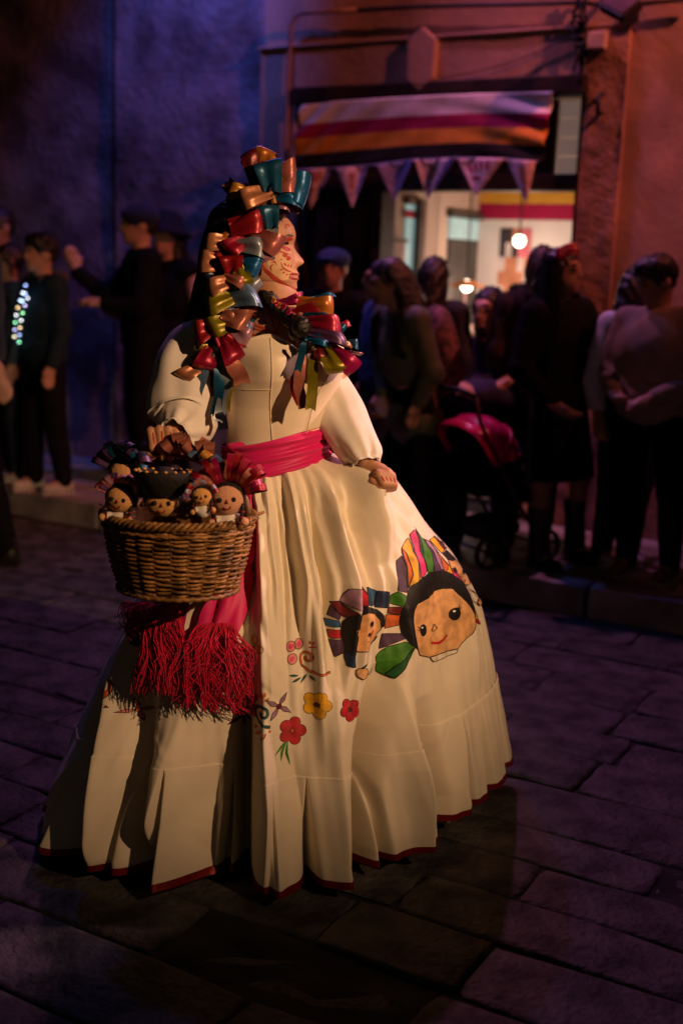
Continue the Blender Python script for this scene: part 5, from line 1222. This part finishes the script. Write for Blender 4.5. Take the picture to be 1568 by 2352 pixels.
# ================================================================== ONLOOKERS
SKINS = [mat('skin_%d' % i, c, rough=.5, var=.06, scale=20, spec=.35) for i, c in enumerate([(.46, .25, .16), (.36, .19, .12), (.55, .32, .22)])]
m_eye = mat('dark_eye', (.02, .012, .01), rough=.3); m_lip = mat('lip', (.30, .09, .07), rough=.5)
def fabric(n, c, **k):
    d = dict(bump=.35, bscale=300, sheen=.0 if max(c) < .06 else .1, spec=.08); d.update(k); return cloth(n, c, **d)
m_blk = fabric('black_fabric', (.008, .007, .008)); m_den = fabric('dark_denim', (.025, .03, .055)); m_gry = fabric('charcoal_fabric', (.04, .04, .045))
m_shoe = mat('black_shoe', (.02, .017, .016), rough=.4); m_sole = mat('pale_sole', (.5, .45, .42), rough=.7)
def wrinkle(v, f, amp, seed):
    n = vnorm(v, f); q = v*np.array([1, 1, .75]); return v+n*(amp*wave(q, seed, 22.)+amp*.7*np.abs(wave(q, seed+5, 38.)))[:, None]
def person(label, pos, H, yaw, skin=0, top=None, bottom=None, arms=None, lean=0.0, sleeve='long', bot='trousers', hair='short', hairmat=None, hem=.90, stance=.10, step=0.0, headyaw=0., headtilt=0., shoes=None, seat=False, top_fat=1.0, res=.0135, group=None, legs=True, headdown=0., tilt=0.):
    t = empty('person', pos, rad(yaw))
    if tilt: t.rotation_euler = (Matrix(roty(rad(tilt)).tolist())@Matrix(rotz(rad(yaw)).tolist())).to_euler()
    tag(t, label, 'person', group); s = H/1.70; sk = SKINS[skin]; hm = hairmat or m_hair
    def J(x, y, z):
        y2 = y-(lean*max(0, z-.9)); z2 = z-(.10*lean*max(0, z-.9))
        return np.array([x, y2, z2])*s
    A = dict(L=((.225, .03, 1.11), (.245, -.06, .87)), R=((-.225, .03, 1.11), (-.245, -.06, .87)))
    if arms: A.update(arms)
    k0 = .015*s
    hipz = .90 if not seat else .46
    def JJ(p): return J(*p) if not seat else J(p[0], p[1], p[2])
    dz_ = 0 if not seat else -.44
    U = lambda x, y, z: J(x, y, z)+np.array([0, 0, dz_*s])     # upper body point
    # legs
    if seat: LG = {q: [U(q*.09, 0, .90), np.array([q*.12, -.42, .47])*s, np.array([q*.12, -.40, .08])*s] for q in (-1, 1)}
    else: LG = {q: [J(q*.09, 0, .90), J(q*(stance+.005), -.015+step*q*.6, .49), J(q*stance, .02+step*q, .09)] for q in (-1, 1)}
    RH_ = rotz(rad(headyaw))@rotx(rad(headdown))@roty(rad(headtilt)); hcn = U(0, -.015, 1.575)
    hp = lambda x, y, z: hcn+RH_@(np.array([x, y, z])*s)
    P = [('e', U(0, 0, 1.20), np.array([.155, .10, .25])*s), ('e', U(0, 0, .95), np.array([.145, .105, .14])*s), ('c', U(-.15, .01, 1.38), U(.15, .01, 1.38), .06*s, .06*s), ('c', U(0, .01, 1.36), hp(0, .012, -.05), .055*s, .052*s),
         ('e', hp(0, .008, .022), np.array([.076, .094, .098])*s, RH_), ('e', hp(0, -.028, -.045), np.array([.055, .062, .068])*s, RH_), ('c', hp(0, -.092, .022), hp(0, -.112, -.012), .010*s, .014*s), ('c', hp(-.03, -.085, .042), hp(.03, -.085, .042), .012*s, .012*s), ('c', hp(-.018, -.083, -.05), hp(.018, -.083, -.05), .012*s, .012*s), ('e', hp(0, -.075, -.088), np.array([.022, .02, .02])*s),
         ('e', hp(.077, .01, .0), np.array([.012, .018, .030])*s, RH_), ('e', hp(-.077, .01, .0), np.array([.012, .018, .030])*s, RH_)]
    if legs:
        for q in (-1, 1):
            a, b, c = LG[q]; P += [('c', a, b, .082*s, .056*s), ('c', b, c, .056*s, .036*s), ('c', c, c+np.array([0, -.10, -.05])*s, .034*s, .028*s)]
    hands = {}
    for q, nm in ((1, 'L'), (-1, 'R')):
        sh = U(q*.175, .01, 1.375); el = U(*A[nm][0]); wr = U(*A[nm][1]); d = wr-el; d = d/np.linalg.norm(d); hd = A[nm][2] if len(A[nm]) > 2 else None
        if hd is not None: d = np.array(hd, float); d /= np.linalg.norm(d)
        sd = np.cross(d, [0, 0, 1.]) if abs(d[2]) < .9 else np.array([0, 1., 0]); sd = sd-d*(sd@d); sd /= np.linalg.norm(sd); pn = np.cross(d, sd)*q
        P += [('c', sh, el, .048*s, .038*s), ('c', el, wr, .038*s, .026*s), ('c', wr, wr+d*.06*s, .028*s, .032*s)]
        for k in range(4):
            b0 = wr+d*.075*s+sd*(k-1.5)*.019*s; Lf = [.060, .072, .068, .052][k]*s; m0 = b0+d*Lf*.55+pn*.006*s; P += [('c', b0, m0, .0105*s, .0098*s), ('c', m0, m0+d*Lf*.42+pn*.022*s, .0098*s, .008*s)]
        th0 = wr+d*.03*s+sd*(-q)*.025*s; P.append(('c', th0, th0+(d*.6-q*sd*.55+pn*.5)*.055*s, .012*s, .0095*s))
        hands[nm] = (sh, el, wr, d)
    v, f = sdf_mesh(P, res*s, .03*s, 2); MB().add(v, f).build('body', sk, t)
    for q in (-1, 1):
        MB().ball(hp(q*.032, -.088, .022), np.array([.013, .008, .008])*s, 6, 0, RH_).build('eye', m_eye, t)
        MB().tube([hp(q*.018, -.096, .045), hp(q*.035, -.096, .050), hp(q*.052, -.082, .044)], .004*s, 5).build('eyebrow', hm, t)
    MB().tube([hp(-.024, -.090, -.05), hp(0, -.099, -.048), hp(.024, -.090, -.05)], [.003*s, .0055*s, .003*s], 6).build('lips', m_lip, t)
    if top is not None:
        T_ = [('e', U(0, .005, 1.21), np.array([.185*top_fat, .132*top_fat, .24])*s), ('c', U(-.15, .012, 1.37), U(.15, .012, 1.37), .082*s, .082*s), ('e', U(0, .005, hem+.14), np.array([.175*top_fat, .132*top_fat, .17])*s)]
        for nm in 'LR':
            sh, el, wr, d = hands[nm]
            if sleeve == 'long': T_ += [('c', sh, el, .070*s, .060*s), ('c', el, wr-(wr-el)*.06, .060*s, .046*s)]
            elif sleeve == 'short': T_ += [('c', sh, sh+(el-sh)*.75, .072*s, .066*s)]
        T_ += [('-p', U(0, 0, hem), (0, 0, -1.)), ('-p', hp(0, 0, -.095) if not headdown else U(0, 0, 1.46), (0, 0, 1.))]
        v, f = sdf_mesh(T_, res*s, .035*s, 2); v = wrinkle(v, f, .0055*s, int(H*1000)+int(pos[0]*100)); MB().add(v, f).build('top', top, t)
    if bottom is not None:
        if bot == 'trousers':
            B_ = [('e', U(0, .005, .93), np.array([.168, .128, .14])*s)]
            for q in (-1, 1): a, b, c = LG[q]; B_ += [('c', a, b, .098*s, .074*s), ('c', b, c+np.array([0, 0, .0]), .074*s, .060*s)]
            v, f = sdf_mesh(B_, res*s, .03*s, 2); v = wrinkle(v, f, .006*s, 5+int(abs(pos[0])*77)); MB().add(v, f).build('trousers', bottom, t)
        else:
            ph = np.linspace(0, 2*PI, 73)[:-1]; rows = []
            for z in np.linspace(.5 if bot == 'skirt' else .48, 1.0, 18):
                w = (1.0-z)/.5; rr = .155+.055*w+.008*w*np.sin(9*ph+3); rows.append(np.stack([rr*np.sin(ph), -rr*.8*np.cos(ph), np.full(72, z)], -1)*s+np.array([0, 0, dz_*s]))
            MB().grid(np.array(rows), 0, True).build('skirt', bottom, t)
    for q in (-1, 1):
        if not legs: break
        c = LG[q][2]; sm = shoes or m_shoe
        v, f = sdf_mesh([('c', c+np.array([0, .03, -.045])*s, c+np.array([0, -.13, -.052])*s, .042*s, .038*s), ('c', c+np.array([0, .02, -.03])*s, c+np.array([0, .015, .03])*s, .045*s, .043*s), ('-p', c+np.array([0, 0, -.078])*s, (0, 0, -1.))], .009*s, .02*s, 2); sh_ = MB().add(v, f).build('shoe', sm, t)
        MB().add([(c+np.array([x, y, -.086 if k else -.074])*s) for k in (0, 1) for x, y in ((-.04, .07), (.04, .07), (.045, -.08), (.03, -.165), (-.03, -.165), (-.045, -.08))], [(0, 1, 2, 3, 4, 5), (6, 11, 10, 9, 8, 7)]+[(i, 6+i, 6+(i+1) % 6, (i+1) % 6) for i in range(6)]).build('sole', m_sole if shoes else m_shoe, sh_, False)
    if hair:
        Hh = [('e', hp(0, .02, .035), np.array([.088, .104, .105])*s, RH_)]
        if hair in ('long', 'verylong'):
            end = -.32 if hair == 'long' else -.62
            Hh += [('c', hp(0, .06, 0), hp(0, .085, -.15), .085*s, .085*s), ('c', hp(0, .085, -.15), hp(0, .09, end), .085*s, .06*s), ('c', hp(.06, .03, 0), hp(.07, .03, -.2), .035*s, .03*s), ('c', hp(-.06, .03, 0), hp(-.07, .03, -.2), .035*s, .03*s)]
        if hair == 'bun': Hh += [('e', hp(0, .09, .10), np.array([.045, .045, .045])*s)]
        if hair == 'fluffy': Hh += [('e', hp(0, .0, .075), np.array([.10, .10, .07])*s)]+[('e', hp(.06*math.cos(a), .06*math.sin(a), .10), np.array([.035, .035, .03])*s) for a in np.linspace(0, 6, 7)]
        Hh += [('-e', hp(0, -.105, -.035), np.array([.092, .095, .105])*s, RH_)]
        v, f = sdf_mesh(Hh, .010*s, .02*s, 2); n = vnorm(v, f); v = v+n*(.003*np.sin(v[:, [0]]*210+v[:, [2]]*60)+.002*wave(v, 3, 60.)[:, None]); MB().add(v, f).build('hair', hm, t)
    t['hp'] = [float(x) for x in hcn]; del t['hp']
    return t, dict(hp=hp, U=U, s=s, hands=hands, R=RH_)
def htop(pos, x, y): return float(at(x, y, pos[1])[2]-pos[2])/1.0
def onp(x, Y, z=.12): p = at(x, 900, Y); return (float(p[0]), Y, z)     # stands at depth Y under photo column x
def feet(x, y, z=.12): p = gr(x, y, z); return (p[0], p[1], z)

# right: woman in black with veil, boots and flower crown, bottle in hand
t, q = person('woman in black dress with veil, pink flower crown and boots holding a bottle', feet(1283, 1300), htop(feet(1283, 1300), 1283, 572), 35, 1, m_blk, m_blk, bot='skirt', hair='verylong', hem=.93, stance=.135,
              arms=dict(R=((-.26, .02, 1.10), (-.19, -.16, .92), (.5, -.6, -.5)), L=((.27, -.02, 1.13), (.22, -.24, 1.20), (.1, -.6, .8))), headyaw=20, tilt=-4)
hp, s = q['hp'], q['s']
for k in range(9):
    a = -1.6+3.0*k/8; c = hp(.085*math.sin(a), -.05+.05*math.cos(a)*-.3+.02, .105+.02*math.cos(a)); col = ['magenta', 'crimson', 'purple', 'red', 'magenta', 'peach', 'crimson', 'peach', 'magenta'][k]
    for j in range(5): b = 2*PI*j/5; MB().ball(c+np.array([.016*math.cos(b), -.004, .016*math.sin(b)]), (.014, .010, .014), 6).build('flower_petal', SAT[col], t)
ph = np.linspace(-2.2, 2.2, 40); rows = []
for z in np.linspace(.10, -.78, 26):
    w = (.10-z)/.88; rr = .10+.10*w**.8; rows.append([hp(rr*math.sin(a+PI)*1.05, .01+rr*.75*-math.cos(a+PI)+.006*math.sin(11*a)*w, z+.02*(1-w)*math.cos(a)) for a in ph])
MB().grid(rows).build('veil', fabric('black_veil', (.010, .009, .010)), t).modifiers.new('s', 'SOLIDIFY').thickness = .003
for q_ in (-1, 1):
    MB().lathe([(.048, .02), (.05, .1), (.047, .2), (.055, .27), (.052, .275)], c=np.array([q_*.135, .015+0*q_, .02])*s, n=18).build('boot_shaft', m_shoe, t)
sh, el, wr, d = q['hands']['L']
bt = empty('bottle', tuple(np.array(t.matrix_world @ Vector((0, 0, 0))))); bt.location = Vector(t.location)+Vector(rotz(rad(35))@(wr+d*.07+np.array([0, 0, -.02]))); tag(bt, 'dark glass bottle with pink cap and label held by the woman in black', 'bottle')
m_glass = mat('dark_bottle_glass', (.05, .03, .05), rough=.12, spec=.6)
MB().lathe([(.001, -.09), (.032, -.09), (.034, -.08), (.034, .05), (.028, .08), (.013, .11), (.013, .15), (.001, .15)], n=20).build('glass', m_glass, bt)
MB().lathe([(.015, .135), (.016, .16), (.001, .162)], n=16).build('cap', SAT['magenta'], bt); MB().lathe([(.0348, -.055), (.0348, .02)], n=20).build('label', SAT['magenta'], bt)

# right edge: beige sweater
t, q = person('person in loose beige sweater, black trousers and brown shoes at the right edge', feet(1482, 1326), htop(feet(1482, 1326), 1500, 590), -40, 1, fabric('beige_sweater', (.30, .21, .17)), m_blk, hair='fluffy', headdown=22, hem=.84, stance=.125, top_fat=1.28,
              arms=dict(R=((-.27, -.02, 1.10), (-.12, -.20, 1.02)), L=((.28, .0, 1.08), (.10, -.22, 1.0))), shoes=mat('brown_suede', (.20, .10, .05), rough=.8), headyaw=-35, tilt=-2.5)
# white-blue jacket behind
t, q = person('person in pale denim jacket standing behind the beige sweater', onp(1448, 5.4), htop(onp(1448, 5.4), 1448, 612), 25, 1, fabric('pale_denim_jacket', (.60, .62, .72)), m_den, hair='long', hem=.92, headyaw=95, arms=dict(R=((-.28, .0, 1.09), (-.30, -.12, .88))), shoes=m_sole)
# seated man with glasses, arms crossed
mp = wp(wz(1092, 1000, .48)[0], .12, .48)
t, q = person('man with glasses and goatee in navy shirt sitting with crossed arms in the doorway', (mp[0]+.02, mp[1]-.05, .12), 1.66, -5, 2, fabric('navy_shirt', (.035, .035, .085)), m_den, seat=True, hair='short', hem=.9,
              arms=dict(R=((-.25, -.08, 1.16), (.05, -.19, 1.22), (.6, .35, .35)), L=((.25, -.08, 1.16), (-.05, -.225, 1.19), (-.6, .35, .3))), headyaw=-28, sleeve='long')
hp, s = q['hp'], q['s']
v, f = sdf_mesh([('e', hp(0, -.07, -.092), np.array([.032, .028, .03])*s), ('c', hp(-.028, -.088, -.068), hp(.028, -.088, -.068), .010*s, .010*s), ('c', hp(-.028, -.092, -.036), hp(.028, -.092, -.036), .008*s, .008*s)], .006, .012, 1); MB().add(v, f).build('goatee', m_hair, t)
for e in (-1, 1):
    a_ = np.linspace(0, 2*PI, 17); MB().tube([hp(e*.033+.026*math.cos(a), -.112, .022+.019*math.sin(a)) for a in a_], .0035, 5).build('glasses_rim', m_iron, t)
    MB().tube([hp(e*.058, -.110, .026), hp(e*.08, .0, .02)], .003, 5).build('glasses_arm', m_iron, t)
st = empty('stool', (mp[0]+.02, mp[1]-.05, .12)); tag(st, 'low wooden stool under the seated man with glasses', 'stool')
MB().lathe([(.001, .42), (.16, .42), (.165, .405), (.16, .385), (.001, .385)], n=24).build('seat', m_dwood, st)
for k in range(4): a = PI/4+k*PI/2; MB().tube([(.11*math.cos(a), .11*math.sin(a), .39), (.15*math.cos(a), .15*math.sin(a), 0)], .016, 7).build('leg', m_dwood, st)
# olive jacket with backpack
oz = feet(938, 1262)
t, q = person('person in olive bomber jacket with patterned backpack leaning over the stroller', oz, 1.36, -62, 1, fabric('olive_bomber', (.075, .078, .034), rough=.5, spec=.4), m_blk, hair='long', hem=.64, lean=.28, top_fat=1.12, headyaw=-15, headdown=18,
              arms=dict(R=((-.27, -.02, 1.08), (-.18, -.12, .90)), L=((.26, .0, 1.08), (.20, -.10, .90))))
U = q['U']; s = q['s']
bp = empty('backpack', t.location, t.rotation_euler[2]); tag(bp, 'dark backpack with pink and pale pattern worn over the olive jacket', 'backpack')
m_bpk = mat('patterned_backpack', (.05, .03, .03), rough=.7, col2=(.26, .10, .10), scale=26, detail=2)
v, f = sdf_mesh([('e', U(0, .20, 1.20), (.13, .085, .20)), ('e', U(0, .21, 1.10), (.135, .095, .14))], .012, .05, 2); MB().add(wrinkle(v, f, .004, 8), f).build('bag', m_bpk, bp)
v, f = sdf_mesh([('e', U(0, .285, 1.08), (.095, .04, .10))], .010, .02, 2); MB().add(v, f).build('pocket', mat('backpack_pocket', (.20, .06, .07), rough=.7, var=.3, scale=30), bp)
for e in (-1, 1): MB().tube([U(e*.10, .13, 1.36), U(e*.12, .03, 1.45), U(e*.13, -.10, 1.36), U(e*.14, -.13, 1.2), U(e*.14, .02, 1.06), U(e*.1, .14, 1.04)], .018, 7).build('strap', m_blk, bp)
MB().tube([U(-.10, .285, 1.17), U(0, .30, 1.18), U(.10, .285, 1.17)], .005, 5).build('zip', m_iron, bp)
# heads around them
t, q = person('person with dark shoulder hair standing behind the olive jacket', onp(985, 6.0), htop(onp(985, 6.0), 985, 592), 150, 1, m_gry, m_blk, hair='long', hem=.9)
t, q = person('child in blue patterned shirt with pink lit face beside the door post', onp(868, 6.1), htop(onp(868, 6.1), 868, 600), -75, 0, fabric('blue_shirt', (.05, .10, .32), var=.3, scale=25), m_den, hair='short', hem=.85, sleeve='short', headyaw=-10)
t, q = person('dim figure in blue cap standing before the closed dark door', onp(757, 6.4), htop(onp(757, 6.4), 757, 575), -20, 1, m_blk, m_blk, hair='short', hem=.86)
hp, s = q['hp'], q['s']; cm = fabric('blue_cap', (.02, .05, .16))
v, f = sdf_mesh([('e', hp(0, .01, .07), (.088, .10, .06)), ('c', hp(-.04, -.09, .075), hp(.04, -.09, .075), .014, .014), ('c', hp(-.03, -.13, .068), hp(.03, -.13, .068), .010, .010)], .008, .02, 1); MB().add(v, f).build('cap', cm, t)
t, q = person('tall person with brown hair standing behind the woman in black', onp(1226, 5.8), htop(onp(1226, 5.8), 1226, 566), 165, 1, fabric('brown_coat', (.045, .03, .025)), m_blk, hair='long', hem=.8, hairmat=mat('brown_hair', (.05, .03, .02), rough=.5, var=.3, scale=40))
t, q = person('person with raised arm next to the man with glasses', onp(1186, 6.4), htop(onp(1186, 6.4), 1186, 655), -170, 1, m_gry, m_den, hair='fluffy', hem=.88, arms=dict(L=((.26, .0, 1.14), (.20, -.2, 1.35))), shoes=m_sole)
# left group
t, q = person('boy in dark hooded jacket wearing a string of small coloured lights', feet(108, 1130), htop(feet(108, 1130), 100, 540), -52, 0, fabric('dark_teal_jacket', (.016, .03, .045)), m_blk, hair='fluffy', hem=.8, top_fat=1.1, shoes=m_sole, step=.06)
U = q['U']; s = q['s']
hood = sdf_mesh([('c', U(-.07, .10, 1.43), U(.07, .10, 1.43), .05*s, .05*s), ('c', U(-.10, .06, 1.42), U(-.09, -.05, 1.42), .03*s, .03*s), ('c', U(.10, .06, 1.42), U(.09, -.05, 1.42), .03*s, .03*s)], .01, .03, 2); MB().add(*hood).build('hood', fabric('hood_lining', (.06, .05, .05)), t)
ls = empty('light_string', t.location, t.rotation_euler[2]); tag(ls, 'string of small white, blue, green and amber lights on the boy\'s chest', 'light string')
path = []
for k in range(15):
    w = (k % 8)/7; sx = .0 if k < 8 else .085; w = w if k < 8 else 1-w; path.append(U(.10-.20*w+sx*.9, -.150-.02*math.sin(PI*w), 1.38-.34*w-.03*(sx > 0)))
MB().tube(path, .003, 5).build('wire', m_iron, ls)
lc = [(.35, .5, 1), (.8, .85, 1), (.5, .7, 1), (1, .7, .35), (.9, .95, 1), (.3, 1, .5), (.5, .5, 1), (1, .9, .6), (.3, 1, .6), (.4, .5, 1), (1, .75, .4), (.9, .95, 1), (.35, 1, .45), (.6, .6, 1), (.8, .9, 1)]
for k, p in enumerate(path): MB().ball(p+np.array([0, -.012, 0]), (.008, .006, .0045), 6).build('bulb', mat('led_%d' % k, lc[k], emit=lc[k], estr=5.0), ls)
for k in range(2): p = (path[k]+path[13-k])/2+np.array([.0, -.015, .01]); MB().ball(p, (.011, .008, .006), 6).build('bulb', mat('led_%d' % (k*2), lc[k*2], emit=lc[k*2], estr=5.0), ls)
t, q = person('person at the left edge in a dark t-shirt with one bare arm hanging down', onp(-55, 5.55, 0.0), htop(onp(-55, 5.55, 0.0), -40, 440), -88, 2, fabric('dark_blue_tshirt', (.02, .035, .06)), m_blk, hair='short', hem=.86, sleeve='short', step=.12, arms=dict(L=((.235, .05, 1.12), (.265, .17, .93), (.05, .25, -1))))
t, q = person('person with pale cap standing behind the boy with lights', onp(28, 6.9), htop(onp(28, 6.9), 28, 562), -60, 0, fabric('blue_grey_top', (.05, .08, .12)), m_den, hair='short', hem=.88, shoes=m_sole)
t, q = person('tall person in the shadow at the far left by the wall', onp(10, 7.4), htop(onp(10, 7.4), 10, 480), -40, 1, m_gry, m_den, hair='short', hem=.88)
t, q = person('woman in black bucket hat with bare shoulders standing by the blue wall', feet(385, 1095), htop(feet(385, 1095), 380, 500), -35, 2, m_blk, m_blk, hair='verylong', hem=.8, sleeve='none', arms=dict(R=((-.25, -.05, 1.12), (-.20, -.22, 1.06), (-.3, -.8, .2))), top_fat=1.0)
hp, s = q['hp'], q['s']
MB().lathe([(.001, .125), (.06, .12), (.085, .10), (.095, .05), (.10, .045), (.15, -.01), (.152, -.018), (.10, .03)], c=hp(0, .0, .035), n=28, R=rotx(rad(-8))).build('hat', fabric('black_bucket_hat', (.016, .018, .024)), t)
t, q = person('person in dark clothes holding a cigarette up beside the bucket hat woman', onp(325, 6.95), htop(onp(325, 6.95), 325, 470), -70, 2, m_blk, m_blk, hair='short', hem=.84, arms=dict(R=((-.24, -.16, 1.14), (-.20, -.36, 1.30), (-.1, -.3, .9)), L=((.24, -.05, 1.10), (.12, -.25, 1.12))))
hp, s = q['hp'], q['s']
v, f = sdf_mesh([('e', hp(0, .012, .055), (.094, .108, .085)), ('c', hp(-.04, -.09, .07), hp(.04, -.09, .07), .014, .014)], .008, .02, 1); MB().add(v, f).build('beanie', fabric('navy_beanie', (.02, .03, .06)), t)
sh, el, wr, d = q['hands']['R']; cg = empty('cigarette', Vector(t.location)+Vector(rotz(rad(-70))@(wr+d*.13))); tag(cg, 'thin white cigarette between raised fingers at the left', 'cigarette')
MB().tube([(0, 0, 0), (.05, -.02, -.012)], .004, 6).build('paper', mat('cigarette_paper', (.8, .78, .75)), cg); MB().tube([(.05, -.02, -.012), (.07, -.028, -.017)], .0041, 6).build('filter', mat('cigarette_filter', (.5, .25, .1)), cg)

# ---- stroller
sp_ = gr(1112, 1284, .12); stroller = empty('stroller', (sp_[0], sp_[1], .12), rad(33)); stroller.scale = (.78, .78, .78); tag(stroller, 'black framed baby stroller with shiny pink canopy on the pavement', 'stroller')
m_pink = mat('pink_canopy', (.80, .012, .13), rough=.3, spec=.6, var=.1, scale=8); m_tub = mat('dark_red_tube', (.10, .03, .03), rough=.35)
def tb(pts, r, nm, m=m_iron, n=8): return MB().tube(pts, r, n).build(nm, m, stroller)
for e in (-1, 1):
    y = e*.20
    tb([(-.30, y, 1.0), (-.26, y, .86), (.02, y, .42), (.26, y, .12)], .013, 'frame_tube', m_tub); tb([(.14, y, .72), (.03, y, .45), (-.16, y, .13)], .012, 'frame_tube', m_iron); tb([(-.12, y, .55), (.18, y, .50)], .011, 'side_rail', m_iron)
    for wx in (-.16, .27):
        w = MB().lathe([(.082, -.014), (.100, -.016), (.104, 0), (.100, .016), (.082, .014), (.082, -.014)], c=(wx, y+e*.03, .105), n=30, R=rotx(PI/2)).build('wheel', m_iron, stroller)
        for k in range(5): a = 2*PI*k/5+.3; MB().tube([(wx, y+e*.03, .105), (wx+.086*math.cos(a), y+e*.03, .105+.086*math.sin(a))], .008, 6).build('spoke', m_iron, w)
        MB().ball((wx, y+e*.03, .105), (.022, .02, .022), 6).build('hub', m_iron, w)
tb([(-.30, -.20, 1.0), (-.33, -.1, 1.03), (-.33, .1, 1.03), (-.30, .20, 1.0)], .015, 'handle', m_iron); tb([(-.16, -.22, .105), (-.16, .22, .105)], .009, 'axle'); tb([(.27, -.22, .105), (.27, .22, .105)], .009, 'axle')
rows = []
for a in np.linspace(rad(12), rad(125), 22):
    row = []
    for b in np.linspace(-PI/2, PI/2, 26):
        wob = 1+.03*math.sin(a*16)*math.cos(b)
        row.append((-.14+.27*math.cos(a)*wob*math.cos(b)**.35, .20*math.sin(b), .60+.27*math.sin(a)*wob*max(.0, math.cos(b))**.35))
    rows.append(row)
MB().grid(rows).build('canopy', m_pink, stroller).modifiers.new('s', 'SOLIDIFY').thickness = .006
for i in (0, 7, 14, 21): tb([np.array(p)*1.0+np.array([0, 0, .002]) for p in rows[i]], .006, 'canopy_hoop', m_pink, 6)
v, f = sdf_mesh([('c', (-.18, -.13, .75), (-.18, .13, .75), .05, .05), ('c', (-.10, -.13, .48), (-.10, .13, .48), .06, .06), ('e', (-.14, 0, .62), (.09, .17, .2)), ('e', (.05, 0, .45), (.22, .17, .07)), ('c', (.22, -.12, .40), (.22, .12, .40), .05, .05)], .014, .05, 2); MB().add(v, f).build('seat', m_blk, stroller)
v, f = sdf_mesh([('e', (.02, 0, .20), (.20, .16, .08))], .014, .02, 1); MB().add(v, f).build('basket', m_gry, stroller); tb([(.27, -.16, .22), (.30, 0, .24), (.27, .16, .22)], .014, 'foot_rest')
